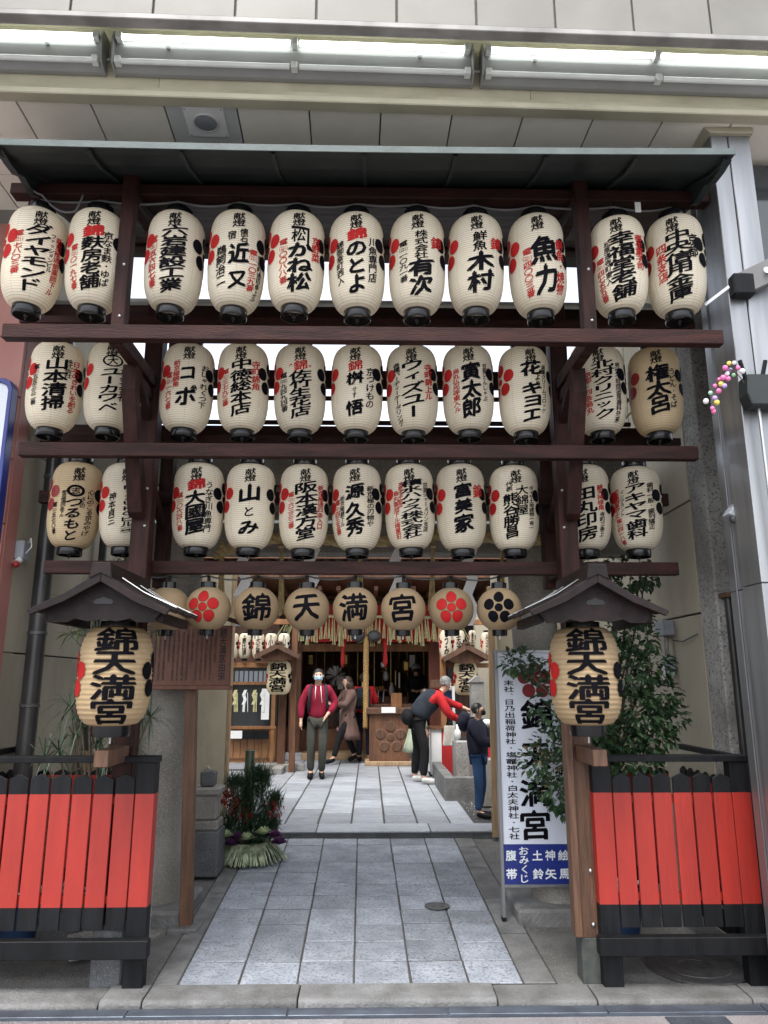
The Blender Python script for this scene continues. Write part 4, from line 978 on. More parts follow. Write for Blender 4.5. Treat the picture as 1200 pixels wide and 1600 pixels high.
    MB().lathe([(rc2, HH/2 - .004), (rc2, HH/2 + .03), (.01, HH/2 + .03)], seg=28, caps=False).build('upper_ring', m_black, lt, local=True, smooth='auto')
    MB().tube([(0, 0, -HH/2 - .02), (.0, 0, -HH/2 - .10)], .006, 6).build('hook', m_bolt, lt, local=True)
    items = []; asp = 1.0 / RR
    for k, c in enumerate('錦天満宮'):
        column(items, c, .02, -.265 + k * .131, -.265 + (k + 1) * .131 + .006, 1.12, K, slant=0.0, jit=0, bold=.030)
    ca = R(82)
    for s_, mi in ((-1, RD), (1, K)):
        for k in range(5):
            a = R(90 + 72 * k); disc2(items, s_ * ca + .42 * math.cos(a), .0 + .086 * math.sin(a), .22, .050, mi)
    def mp(x, y):
        t = max(-.97, min(.97, y / (HH / 2))); rr = RR * (.50 + .50 * (1 - abs(t) ** 3.6) ** .5) + .0055
        return Vector((rr * math.sin(x), -rr * math.cos(x), y))
    wrap_items('lettering', items, [m_ink, m_redink], lt, mp, [i * .14 for i in range(-13, 14)], [i * .03 for i in range(-9, 10)])
    lt.rotation_euler.z = -math.atan2(xc, Yh) + rot
    return root, lt
YH = 4.42
zh = (Z(985, YH) + Z(1128, YH)) / 2
lantern_house('dark roofed lantern house projecting from the left gate post', 'large kraft paper lantern with four bold characters hanging at the left gate post', 180, YH, 107, zh, XL_, -.06)
lantern_house('dark roofed lantern house projecting from the right gate post', 'large kraft paper lantern with four bold characters hanging at the right gate post', 914, YH, 105, zh, XR_, .06)
# weathered cheek board on the right post and pale one on the left
tag(MB().box((XR_ - .105, 4.70, .27), (XR_ - .062, 4.80, 1.50)).build('post_cheek', m_old, bevel=.004), 'weathered brown board fixed along the left of the right gate post', 'post board')
sl = MB().box((XR_ - .0605, 4.735, .262), (XR_ + .0605, 4.7395, 1.56)); tag(sl.build('post_facing', m_old), 'weathered brown facing board on the lower right gate post', 'post board')

o = MB()
for z_ in (.62, .33, 1.3): o.ball((XR_ + .01, 4.734, z_), .014, seg=8, rings=5)
tag(o.build('post_bolts', m_bolt, smooth=True), 'zinc bolt heads on the weathered right gate post', 'bolts')
# ------------------------------------------------------------ red and black plank fences
def plank(x, y, z0, z1, wd, parent, nm='plank', point=True, zr0=.455, zr1=1.065, th=.018, side=False):
    h = wd / 2
    def ring(zz): return [(x - h, y, zz), (x + h, y, zz), (x + h, y + th, zz), (x - h, y + th, zz)]
    o = MB(); lv = [z0, zr0, zr1, z1]
    for a, b, mi in ((z0, zr0, 1), (zr0, zr1, 0), (zr1, z1, 1)):
        ra, rb = ring(a), ring(b); o.add(ra + rb, [(0,1,5,4),(1,2,6,5),(2,3,7,6),(3,0,4,7)], mi)
    if point:
        t = [(x - h, y, z1), (x - h*.12, y, z1 + .024), (x + h*.12, y, z1 + .024), (x + h, y, z1)]; t += [(a_, b_ + th, c_) for a_, b_, c_ in t]
        o.add(t, [(0, 1, 2, 3), (7, 6, 5, 4), (0, 4, 5, 1), (1, 5, 6, 2), (2, 6, 7, 3)], 1)
    else: o.add(ring(z1), [(0, 1, 2, 3)], 1)
    o.add(ring(z0), [(3, 2, 1, 0)], 1)
    if side:
        c = Vector((x, y, 0)); 
        o.v = [Vector((c.x - (v.y - y), c.y + (v.x - x), v.z)) for v in o.v]
    return o.build(nm, [m_verm, m_blackp], parent, bevel=.0025)
def plank_fence(xa, xb, outer, label):
    """front panel from xa to xb; outer = side (-1 left, +1 right) that has a return"""
    yf = 4.66; d = .95; root = thing('plank_fence', ((xa + xb) / 2, yf, 0), label, 'fence', 'vermilion and black plank fences')
    pw = .112
    for x in (xa + pw / 2, xb - pw / 2):
        plank(x, yf + .005, .01, 1.238, pw, root, 'fence_post', False, th=.085)
    n = round((xb - xa - 2 * pw) / .1175); stp = (xb - xa - 2 * pw) / n
    for i in range(n):
        x = xa + pw + stp * (i + .5)
        plank(x, yf + rnd.uniform(-.002, .002), .335, 1.150 + rnd.uniform(-.004, .004), stp - .013, root)
    xo = xa if outer < 0 else xb
    MB().box((xa - .01, yf - .005, 1.240), (xb + .01, yf + .09, 1.276)).build('top_rail', m_blackp, root, bevel=.003)
    MB().box((xo - .05 * (1 if outer > 0 else 0) - .0, yf + .093, 1.238), (xo + .05 * (1 if outer < 0 else 0), yf + d, 1.273)).build('top_rail', m_blackp, root, bevel=.003)
    MB().box((xa + pw, yf + .022, 1.005), (xb - pw, yf + .06, 1.045)).build('cross_rail', m_verm, root)
    MB().box((xa + pw, yf + .022, .47), (xb - pw, yf + .06, .51)).build('cross_rail', m_verm, root)
    MB().box((xa - .035, yf - .065, .205), (xb + .035, yf + .003, .30)).build('foot_rail', m_blackp, root, bevel=.004)
    xq = xa + .02 if outer < 0 else xb - .09
    MB().box((xq, yf + .2, .205), (xq + .07, yf + d, .30)).build('foot_rail', m_blackp, root, bevel=.004)
    for i in range(7):
        plank(xo - outer * .03, yf + .16 + i * .12, .335, 1.10, .10, root, side=True)
    for i in range(n):
        if (outer < 0 and i > n - 4) or (outer > 0 and i < 2): continue
        x = xa + pw + stp * (i + .5); plank(x, yf + d, .335, 1.08, stp - .014, root)
    return root
fxr0, fxr1 = X(931, 1300, 4.66), X(1180, 1300, 4.66)
plank_fence(fxr0, fxr1, 1, 'vermilion plank fence with black ends right of the path, by the steel pillar')
fxl1 = X(237, 1300, 4.66)
plank_fence(fxl1 - 1.22, fxl1, -1, 'vermilion plank fence with black ends left of the path, cut by the left edge')

# ------------------------------------------------------------ stone torii
YT = 6.0
tr = thing('stone_torii', (0, YT, 0), 'weathered grey stone torii gate standing behind the lantern rack', 'torii gate')
for s_, pxb, pxt in ((-1, 238, 281), (1, 872, 828)):
    xb_, xt = X(pxb, 1400, YT), X(pxt, 900, YT)
    zt_ = 3.2; xt2 = xb_ + (xt - xb_) * (zt_ - .2) / (Z(900, YT) - .2)
    MB().tube([(xb_, YT, .10), (xb_ + (xt2 - xb_) * .5, YT, .10 + (zt_ - .1) * .5), (xt2, YT, zt_)], [.195, .185, .172], 36).build('pillar', m_torii, tr, smooth='auto')
    MB().box((xb_ - .36, YT - .33, .0), (xb_ + .30, YT + .36, .155)).build('base_slab', m_kerb, tr, bevel=.02)
MB().box((-2.05, YT - .11, Z(868, YT) + .0), (2.1, YT + .11, Z(822, YT))).build('tie_beam', m_torii, tr, bevel=.01)
MB().box((-.16, YT - .09, Z(820, YT)), (.16, YT + .09, Z(790, YT))).build('centre_strut', m_torii, tr, bevel=.01)
MB().box((-2.15, YT - .15, Z(808, YT)), (2.2, YT + .15, Z(768, YT))).build('lower_lintel', m_torii, tr, bevel=.01)
MB().prism([(YT - .17, Z(766, YT)), (YT - .21, Z(727, YT)), (YT + .1, Z(722, YT)), (YT + .21, Z(727, YT)), (YT + .17, Z(766, YT))], 'x', -2.25, 2.25).build('upper_lintel', m_torii, tr, bevel=.01)
# shimenawa rope in front of the torii
rope = thing('sacred_rope', (0, 5.78, Z(840, 5.78)), 'thick twisted straw rope tied across the torii', 'rope')
rp = [(335, 868), (360, 858), (400, 848), (440, 840), (500, 842), (560, 848), (640, 842), (700, 836), (760, 840), (820, 842), (880, 848)]
ctrl = [at(a, b, 5.74) for a, b in rp]
def interp(ps, t):
    n = len(ps) - 1; u = t * n; i = min(int(u), n - 1); f = u - i
    p0, p1, p2, p3 = ps[max(i-1, 0)], ps[i], ps[i+1], ps[min(i+2, n)]
    return .5 * ((2*p1) + (p2-p0)*f + (2*p0-5*p1+4*p2-p3)*f*f + (3*p1-p0-3*p2+p3)*f*f*f)
for ph in (0, 2.094, 4.189):
    pts = []
    for i in range(161):
        t = i / 160; c = interp(ctrl, t); a = t * 62 + ph; pts.append(c + Vector((0, math.cos(a) * .022, math.sin(a) * .022)))
    MB().tube(pts, [.026 * min(1, .35 + i / 12) for i in range(161)], 8).build('strand', m_straw, rope, smooth=True)
for px in (347, 440, 563, 677, 785):
    p = at(px, 850, 5.72); p2 = at(px - 2, 955 if px != 563 else 930, 5.72)
    tas = thing('straw_tassel', p, {347: 'straw tassel on the rope beside the left torii pillar', 440: 'straw tassel hanging above the sky character lantern', 563: 'straw tassel at the middle of the rope', 677: 'straw tassel hanging between palace and red plum lanterns', 785: 'straw tassel hanging over the black plum lantern'}[px], 'straw tassel', 'straw tassels on the sacred rope')
    r = random.Random(px); o = MB()
    for k in range(26):
        a = r.uniform(0, 6.28); q = r.uniform(0, .018); e = Vector((math.cos(a), math.sin(a), 0))
        o.tube([p + e * q * .6 + Vector((0, 0, .02)), p.lerp(p2, .5) + e * q, p2 + e * q * 1.8 + Vector((0, 0, r.uniform(-.04, .04)))], .0035, 4)
    o.build('straws', m_straw, tas)
    MB().lathe([(.02, -.012), (.026, 0), (.02, .012)], p - Vector((0, 0, .02)), 10).build('binding', m_straw, tas, smooth=True)
for px, lab in ((388, 'left end'), (492, 'second'), (625, 'third'), (738, 'right end')):
    p = at(px, 862, 5.68); r = random.Random(px)
    tas = thing('paper_streamer', p, {388: 'white zigzag paper streamer above the metal character lantern', 492: 'white zigzag paper streamer above the sky character lantern', 625: 'white zigzag paper streamer above the palace character lantern', 738: 'white zigzag paper streamer above the right red plum lantern'}[px], 'paper streamer', 'white zigzag paper streamers on the rope')
    z = p.z + .02; x = p.x; y = p.y; o = MB()
    for k in range(5):
        sg = 1 if k % 2 else -1; w_ = .085; dx = sg * .055
        o.add([(x - w_/2, y + .004*k, z), (x + w_/2, y + .004*k, z), (x + w_/2 + dx, y - .02 + .004*k, z - .13), (x - w_/2 + dx, y - .02 + .004*k, z - .13)], [(0, 1, 2, 3)])
        x += dx; z -= .115
    oo = o.build('folded_paper', m_shide, tas); md = oo.modifiers.new('thick', 'SOLIDIFY'); md.thickness = .0015
# ------------------------------------------------------------ walls and posts round the inner opening
XE_L, XE_R = X(352, 1150, 8.3), X(777, 1150, 8.3)
iw = thing('side_wall', (XE_L - .4, 8.4, ZR1), 'olive rendered wall end left of the court entrance', 'wall')
MB().box((-2.75, 8.31, .0), (XE_L, 8.62, 2.95)).build('wall', m_beige, iw, bevel=.01)
MB().box((XE_L + .001, 8.33, .3), (XE_L + .035, 8.42, 2.95)).build('edge_post', m_pale, iw, bevel=.004)
MB().box((XE_L - .16, 8.22, .0), (XE_L + .04, 8.30, .36)).build('plinth_stone', m_darkst, iw, bevel=.01)
MB().box((-3.4, 8.62, .0), (-3.05, 13.8, 2.7)).build('return_wall', m_beige, iw)
ir = thing('side_wall', (XE_R + .4, 8.4, ZR1), 'grey rendered wall end right of the court entrance behind the white sign', 'wall')
MB().box((XE_R + .03, 8.31, .0), (2.7, 8.62, 2.95)).build('wall', m_beige, ir, bevel=.01)
MB().bar((X(769, 985, 8.2), 8.22, 2.75), (X(775, 1300, 8.2), 8.22, .15), .06, .07).build('edge_post', m_pale, ir, bevel=.004)
MB().box((XE_R - .02, 8.12, .0), (XE_R + .2, 8.30, .33)).build('plinth_stone', m_conc, ir, bevel=.01)
for px, lab, y1 in ((1024, 'brown timber upright behind the shrub on the right wall', 880), (197, 'brown timber upright behind the left lantern house', 900)):
    xx = X(px, 1000, 6.9); t = thing('timber_post', (xx, 6.9, .05), lab, 'post')
    MB().box((xx - .06, 6.85, .05), (xx + .06, 6.97, Z(y1 - 60, 6.9))).build('shaft', m_old, t, bevel=.004)
    MB().box((xx - .02, 6.83, .05), (xx + .02, 6.846, Z(y1, 6.9))).build('batten', m_pale, t)
    if px > 500:
        need('の'); it = []; column(it, '恵の川', 0, 0, .48, .10, K)
        flat_print('lettering', it, [m_ink], t, (0, -.055, Z(895, 6.9) - .05 + .0))
t = thing('notice_rail', (X(200, 1160, 6.5), 6.5, .9), 'pale boards and rail leaning behind the left plants', 'boards')
MB().box((X(125, 1160, 6.5), 6.48, 1.02), (X(232, 1160, 6.5), 6.52, 1.12)).build('rail', m_old, t)
MB().box((X(128, 1160, 6.4), 6.42, .98), (X(152, 1160, 6.4), 6.44, 1.16), rz=.1).build('board', m_pale, t)
MB().box((X(208, 1160, 6.4), 6.42, 1.10), (X(230, 1160, 6.4), 6.44, 1.19)).build('board', m_pale, t)
q = at(215, 880, 6.2); tag(MB().box((q.x - .1, 6.2, 2.62), (q.x + .16, 6.4, 2.80)).build('meter_box', m_pale), 'pale timber box under the third lantern row at left', 'box')
q = at(935, 862, 6.4); tag(MB().box((q.x - .12, 6.4, 2.55), (q.x + .1, 6.6, 2.74)).build('meter_box', m_pale), 'pale timber box under the third lantern row at right', 'box')

# brown notice board on its post
YN = 5.62; nx = X(291, 1030, YN); zb0, zb1_ = Z(1075, YN), Z(978, YN)
nb = thing('notice_board', (nx, YN, .05), 'reddish brown lacquered board with columns of dark writing on a single post', 'notice board')
MB().box((nx - .33, YN - .02, zb0), (nx + .33, YN + .02, zb1_)).build('panel', m_brownboard, nb, bevel=.004)
MB().box((nx - .345, YN - .03, zb0 - .012), (nx + .345, YN + .03, zb0 + .02)).build('rail', m_brownboard, nb, bevel=.004)
xb2, xt2 = X(286, 1440, YN), X(292, 1080, YN)
MB().bar((xb2 + .01, YN + .06, .05), (xt2, YN + .06, zb1_ + .1), .082, .075, up=(0, 1, 0)).build('post', m_old, nb, bevel=.004)
MB().box((xb2 - .10, YN - .06, .03), (xb2 + .11, YN + .17, .075)).build('foot_stone', m_kerb, nb, bevel=.01)
MB().prism([(nx - .43, zb1_ - .01), (nx, zb1_ + .13), (nx + .43, zb1_ - .01), (nx + .43, zb1_ + .02), (nx, zb1_ + .165), (nx - .43, zb1_ + .02)], 'y', YN - .10, YN + .10).build('cap_roof', m_rack, nb)
it = []; txt = '天神さまの由来菅原道真公を祀る学問の神商店街総鎮守錦小路由来第一恵比須'
r = random.Random(2)
need(txt)
column(it, '錦天満宮由来', .27, .02, .40, .048, K, bold=.02)
for k in range(15):
    n = 20 if k % 5 else 13
    column(it, ''.join(r.choice(txt) for _ in range(n)), .215 - k * .034, .03, .03 + n * .0185, .017, K, bold=0)
flat_print('lettering', it, [m_darkink], nb, (0, -.0225, zb1_ - .05))

# white and blue shrine sign
YS = 5.76
def sg(px, py): q = at(px, py, YS); return q.x, q.z
(sx0, sz1), (sx1, sz0) = sg(786, 1016), sg(930, 1384)
sg_ = thing('shrine_sign', (sx0, YS, .05), 'upright white sign with black shrine name and a blue strip, right of the path', 'sign')
x0b = X(786, 1384, YS)
zbl = Z(1319, YS, 798)
MB().box((x0b + .012, YS, zbl), (x0b + .73, YS + .03, sz1 - .012)).build('panel', m_signwhite, sg_)
MB().box((x0b + .012, YS - .001, sz0 + .012), (x0b + .73, YS + .029, zbl - .001)).build('blue_strip', m_signblue, sg_)
for xx in (x0b - .012, x0b + .73):
    MB().box((xx, YS - .012, .055), (xx + .024, YS + .042, sz1)).build('frame_leg', m_alu, sg_, bevel=.002)
    MB().box((xx - .002, YS - .014, .045), (xx + .026, YS + .044, .085)).build('rubber_foot', m_blackp, sg_)
for zz in (sz0, sz1 - .012): MB().box((x0b + .0125, YS - .011, zz - .006), (x0b + .7295, YS + .041, zz + .012)).build('frame_rail', m_alu, sg_)
it = []
H0 = lambda py: sz1 - Z(py, YS, 830)          # depth below the top of the sign
def xo(px, py): return X(px, py, YS) - x0b
def scol(text, px, py0, py1, wpx, mi, bold=.02, fl=.9): column(it, text, xo(px, (py0 + py1) / 2), H0(py0), H0(py1), wpx / 1160 * 5.6, mi, bold=bold, fill=fl, slant=.02)
scol('末社、日乃出稲荷神社・塩竈神社・白太夫神社・七社', 799, 1062, 1312, 15, K, .015, .85)
scol('錦', 837, 1092, 1142, 44, K, .03); scol('天', 837, 1158, 1206, 44, K, .03); scol('満', 837, 1216, 1262, 44, K, .03); scol('宮', 837, 1264, 1314, 44, K, .03)
scol('(御神水)', 874, 1128, 1286, 15, K, .01, .5); scol('神', 904, 1290, 1312, 20, K)
scol('腹帯', 799, 1322, 1380, 15, 1, .02, .55); scol('おみくじ', 819, 1322, 1380, 14, 1, .02, .95); scol('土鈴', 840, 1322, 1380, 15, 1, .02, .55)
scol('神矢', 860, 1322, 1380, 15, 1, .02, .55); scol('絵馬', 881, 1322, 1380, 15, 1, .02, .55); scol('お守', 902, 1322, 1380, 15, 1, .02, .55)
pc, pr = xo(836, 1063), .088
for k in range(5):
    a = R(90 + 72 * k); disc2(it, pc + pr * math.cos(a), -H0(1064) + pr * math.sin(a), .050, .050, 2)
disc2(it, pc, -H0(1064), .036, .036, 2)
flat_print('lettering', it, [m_ink, m_whiteprint, m_darkred], sg_, (x0b - sx0, -.0035, sz1 - .05))

# stone pedestal on the left
YP = 7.0; px_ = X(322, 1300, YP); sp = thing('stone_pedestal', (px_, YP, .08), 'dark stepped stone pedestal with a small stone box, left of the path', 'stone pedestal')
def sb_(name, w0, w1, py0, py1, d=.30, m=m_darkst):
    z0, z1 = Z(py0, YP), Z(py1, YP)
    o = MB(); o.add([(px_ - w0, YP - d/2*w0/w1, z0), (px_ + w0, YP - d/2*w0/w1, z0), (px_ + w0, YP + d/2, z0), (px_ - w0, YP + d/2, z0), (px_ - w1, YP - d/2, z1), (px_ + w1, YP - d/2, z1), (px_ + w1, YP + d/2, z1), (px_ - w1, YP + d/2, z1)],
        ((0,3,2,1),(4,5,6,7),(0,1,5,4),(1,2,6,5),(2,3,7,6),(3,0,4,7)))
    return o.build(name, m, sp, bevel=.012)
sb_('rough_base', .145, .135, 1362, 1293, .34); sb_('plinth', .125, .12, 1292.5, 1278, .28, m_torii); sb_('shaft', .10, .10, 1277.5, 1240, .2, m_torii)
sb_('cap_stone', .125, .13, 1239.5, 1228, .26, m_torii); sb_('stone_box', .06, .065, 1227.5, 1204, .13)
MB().tube([(px_ - .02, YP - .07, Z(1202, YP)), (px_ + .0, YP - .07, Z(1195, YP)), (px_ + .03, YP - .06, Z(1203, YP))], .008, 6).build('handle', m_bolt, sp, smooth=True)

# ------------------------------------------------------------ vegetation
def leafs(mb, c, rad, n, ln, wd, r, droop=.3, mi=0, shell=True):
    c = Vector(c); rad = Vector(rad)
    for _ in range(n):
        u = Vector((r.gauss(0, 1), r.gauss(0, 1), r.gauss(0, 1))).normalized() * (r.uniform(.45, 1) ** .6)
        p = c + Vector((u.x * rad.x, u.y * rad.y, u.z * rad.z))
        d = (u + Vector((r.uniform(-.6, .6), r.uniform(-.6, .6), r.uniform(-.6, .6) - droop))).normalized()
        s_ = d.cross(Vector((r.uniform(-.4, .4), r.uniform(-.4, .4), 1))); s_ = s_.normalized() if s_.length > .01 else Vector((1, 0, 0))
        nn = s_.cross(d); l = ln * r.uniform(.6, 1.25); w_ = wd * r.uniform(.7, 1.2)
        a, b = p, p + d * l - Vector((0, 0, l * .15))
        m1 = p + d * l * .35; m2 = p + d * l * .7 - Vector((0, 0, l * .05))
        mb.add([a, m1 + s_ * w_ + nn * w_ * .35, m2 + s_ * w_ * .8 + nn * w_ * .3, b, m2 - s_ * w_ * .8 + nn * w_ * .3, m1 - s_ * w_ + nn * w_ * .35, m1, m2],
               [(0, 1, 6), (6, 1, 2, 7), (7, 2, 3), (0, 6, 5), (6, 7, 4, 5), (7, 3, 4)], mi)
r = random.Random(11)
sh_x = X(965, 1300, 5.35)
sh = thing('camellia_shrub', (sh_x, 5.3, .05), 'glossy leaved evergreen shrub growing behind the right lantern house', 'shrub')
cl = [(812,1036,5.55,.13,.10,70),(838,1048,5.6,.12,.10,50),(848,1100,5.55,.10,.10,50),(868,1120,5.5,.13,.12,90),(860,1160,5.5,.14,.12,90),(838,1190,5.5,.13,.11,90),(868,1200,5.5,.15,.14,120),(880,1245,5.5,.12,.12,80),(858,1232,5.5,.12,.08,60),
      (880,1080,5.5,.12,.16,70),(985,905,5.6,.15,.10,90),(960,885,5.7,.14,.07,60),(1010,900,5.7,.10,.10,40),(1000,1000,5.5,.13,.12,90),(985,1050,5.4,.16,.16,140),(1020,1040,5.4,.14,.12,90),(1030,1090,5.4,.16,.13,120),(1000,1110,5.3,.16,.16,140),(1045,1120,5.4,.12,.10,70),
      (975,1150,5.3,.16,.14,130),(1020,1150,5.3,.15,.12,110),(940,1160,5.25,.12,.12,90),(955,1190,5.2,.15,.10,90),(1000,1190,5.2,.15,.08,80),(895,1165,5.4,.10,.14,60),(920,1130,5.35,.12,.12,70),(905,1000,5.6,.12,.14,50),(965,985,5.55,.10,.12,60),(1000,960,5.6,.10,.10,50)]
cr = MB(); ctr = []
for a, b, Y, rx, rzz, n in cl:
    if a < 872 and b > 1090: n = int(n * .5)
    c = at(a, b, Y); ctr.append(c); leafs(cr, c, (rx, .16, rzz), int(n * 1.5), .052, .019, r)
o = cr.build('crown', m_leaf, sh); o['kind'] = 'stuff'
base = Vector((sh_x, 5.32, .35)); tk = MB()
fork = at(960, 1200, 5.4)
tk.tube([base, base.lerp(fork, .5) + Vector((.03, 0, 0)), fork], [.035, .03, .026], 8); tk.build('trunk', m_bark, sh, smooth=True)
br = MB()
for i, c in enumerate(ctr):
    mid = fork.lerp(c, .5) + Vector((r.uniform(-.06, .06), r.uniform(-.05, .05), r.uniform(0, .1)))
    br.tube([fork, mid, c], [.014, .009, .004], 5)
br.build('branches', m_bark, sh, smooth=True)
# young reddish tips
tp = MB()
for c in ctr[5:9]: leafs(tp, c + Vector((-.05, -.05, .05)), (.10, .1, .07), 12, .045, .012, r, -.3)
tp.build('young_leaves', mat('young_leaf', (.16, .15, .05), (.2, .11, .05), scale=9, rough=.45), sh)['kind'] = 'stuff'
def pot(px, py, Y, rr, hh, m, lab, z0=.06):
    x = X(px, py, Y); t = thing('plant_pot', (x, Y, z0), lab, 'plant pot')
    MB().lathe([(rr * .72, 0), (rr, hh), (rr * 1.08, hh), (rr * 1.08, hh - .03), (rr, hh - .03)], (x, Y, z0), 24).build('pot', m, t, smooth='auto')
    q = MB(); rr2 = random.Random(px)
    for i in range(70):
        a, d = rr2.uniform(0, 6.28), rr * .95 * rr2.random() ** .5; q.ball((x + d * math.cos(a), Y + d * math.sin(a), z0 + hh + .004), rr2.uniform(.012, .02), seg=6, rings=4)
    o = q.build('pebbles', m_fixture if m == m_blue else m_darkst, t, smooth=True); o['kind'] = 'stuff'
    return t
pot(958, 1380, 5.25, .19, .36, m_blue, 'blue glazed pot with white pebbles behind the right fence')
pot(110, 1380, 5.3, .20, .34, m_darkst, 'dark pot holding the spiky plant behind the left fence')
pot(30, 1380, 5.3, .17, .30, m_blue, 'blue pot behind the left fence near the picture edge')
tag(MB().box((X(110, 1490, 5.2), 5.05, .055), (X(150, 1490, 5.2), 5.25, .17), rz=.5).build('concrete_block', m_conc, bevel=.006), 'loose concrete block on the ground behind the left fence', 'concrete block')
tag(MB().box((X(210, 1470, 5.3), 5.25, .055), (X(228, 1470, 5.3), 5.4, .50)).build('planter_leg', m_conc, bevel=.006), 'narrow grey upright behind the right end of the left fence', 'upright')
# spiky plant on the left
sx_ = X(140, 1380, 5.35); spk = thing('spiky_plant', (sx_, 5.3, .35), 'spiky long bladed evergreen behind the left fence under the lantern', 'plant')
bl = MB(); hubs = [(150,1165),(128,1130),(185,1115),(112,1105),(222,1125),(165,1185),(92,1172),(70,1185),(200,1170),(235,1120),(140,1085),(176,1150),(115,1150),(148,1140)]
hp = []
for a, b in hubs:
    c = at(a, b, r.uniform(5.1, 5.55)); hp.append(c)
    for k in range(26):
        d = Vector((r.gauss(0, 1), r.gauss(0, .8), r.gauss(.25, .7))).normalized(); l = r.uniform(.12, .30); s_ = d.cross(Vector((0, 0, 1))).normalized() * .0038
        m1 = c + d * l * .55 + Vector((0, 0, .01)); e = c + d * l - Vector((0, 0, l * .28))
        bl.add([c - s_, c + s_, m1 + s_, m1 - s_, e], [(0, 1, 2, 3), (3, 2, 4)])
bl.build('blades', m_pine, spk)['kind'] = 'stuff'
st = MB()
for c in hp: st.tube([Vector((sx_, 5.3, .4)), Vector((sx_, 5.3, .4)).lerp(c, .55) + Vector((r.uniform(-.05, .05), 0, .03)), c], [.012, .009, .006], 5)
st.build('stems', m_bark, spk, smooth=True)
bp_ = thing('bamboo_plant', at(170, 1000, 5.9), 'thin leaved bamboo showing above and beside the left lantern house', 'plant')
bl = MB(); bs = MB()
for a, b, n in ((178,882,26),(160,900,14),(200,885,14),(135,925,22),(108,940,16),(125,985,26),(108,990,12),(245,985,16),(150,960,10)):
    c = at(a, b, 5.5)
    for k in range(n):
        d = Vector((r.gauss(0, 1), r.gauss(0, .6), r.gauss(.3, .6))).normalized(); l = r.uniform(.08, .19); s_ = d.cross(Vector((0, .3, 1))).normalized() * .006
        m1 = c + d * l * .4; e = c + d * l - Vector((0, 0, l * .2)); bl.add([c, m1 + s_, e, m1 - s_], [(0, 1, 2, 3)])
    bs.tube([Vector((X(165, 1180, 5.6), 5.6, .4)), Vector((X(165, 1000, 5.6), 5.6, 1.8)), c], [.012, .009, .003], 5)
bl.build('leaves', mat('bamboo_leaf', (.10, .16, .045), (.16, .22, .08), scale=9, rough=.5, transl=.2), bp_)['kind'] = 'stuff'; bs.build('canes', m_bamb, bp_, smooth=True)

# New Year bamboo and pine arrangement
YK = 7.45; kx_ = X(390, 1300, YK); zk = .11
kd = thing('new_year_arrangement', (kx_, YK, zk), 'bamboo, pine and ornamental cabbage arrangement with a straw skirt beside the path', 'plant arrangement')
bx_ = X(390, 1200, YK)
o = MB(); zt_ = Z(1172, YK)
o.lathe([(.046, .25), (.046, zt_ - zk - .26), (.050, zt_ - zk - .25), (.046, zt_ - zk - .24), (.046, zt_ - zk), (.036, zt_ - zk + .004), (.034, zt_ - zk - .05), (.001, zt_ - zk - .05)], (bx_, YK, zk), 18)
o.build('bamboo_stem', m_bamb, kd, smooth='auto')
nd = MB()
for a, b, s_ in ((370,1250,.17),(405,1240,.17),(390,1275,.19),(420,1265,.13),(360,1285,.13),(412,1295,.15),(378,1300,.14),(365,1225,.10),(412,1215,.10),(430,1250,.07),(385,1225,.14),(400,1210,.10),(380,1260,.17),(402,1285,.17),(350,1300,.08),(425,1290,.10)):
    c = at(a, b, YK - .05)
    for k in range(520):
        d = Vector((r.gauss(0, 1), r.gauss(0, 1), r.gauss(.35, .8))).normalized(); p = c + Vector((r.gauss(0, .4), r.gauss(0, .4), r.gauss(0, .4))) * s_ * .85; l = r.uniform(.07, .14)
        sv = d.cross(Vector((.1, .2, 1))).normalized() * .0045; nd.add([p - sv, p + sv, p + d * l], [(0, 1, 2)])
nd.build('pine_needles', m_pine, kd)['kind'] = 'stuff'
rb = MB()
for k in range(240):
    t_ = r.random(); c = at(352 + 34 * t_ + r.uniform(-8, 8), 1240 + 38 * t_ + r.uniform(-14, 10), YK - .12); leafs(rb, c, (.02, .02, .02), 1, .05, .010, r, .6)
for k in range(30):
    c = at(428 + r.uniform(-6, 12), 1262 + r.uniform(-14, 14), YK - .12); leafs(rb, c, (.02, .02, .02), 1, .05, .010, r, .6)
rb.build('red_leaves', m_berry, kd)['kind'] = 'stuff'
for (a, b, m, n) in ((352,1305,m_cabw,0),(372,1308,m_cabp,0),(385,1309,m_cabw,0),(412,1300,m_cabw,0),(428,1305,m_cabp,0),(362,1318,m_cabp,0),(400,1316,m_leafd,0),(436,1316,m_cabp,0)):
    c = at(a, b, YK - .20); cb_ = MB()
    for ring in range(4):
        nl = 5 + ring * 2
        for k in range(nl):
            an = 2 * math.pi * k / nl + ring; el = .9 - ring * .26; d = Vector((math.cos(an), math.sin(an), 0)); rad = .018 + .014 * ring
            p0 = c + Vector((0, 0, -.02)); p1 = c + d * rad + Vector((0, 0, .03 * el)); p2 = c + d * (rad + .012) + Vector((0, 0, .05 * el)); sv = Vector((-d.y, d.x, 0)) * (.012 + .006 * ring)
            cb_.add([p0, p1 - sv, p2 - sv * .8, p2 + d * .008 - Vector((0, 0, .003)), p2 + sv * .8, p1 + sv], [(0, 1, 2, 3), (0, 3, 4, 5)])
    cb_.build('ornamental_cabbage', m, kd)
sk = MB(); zk0, zk1 = zk, Z(1312, YK)
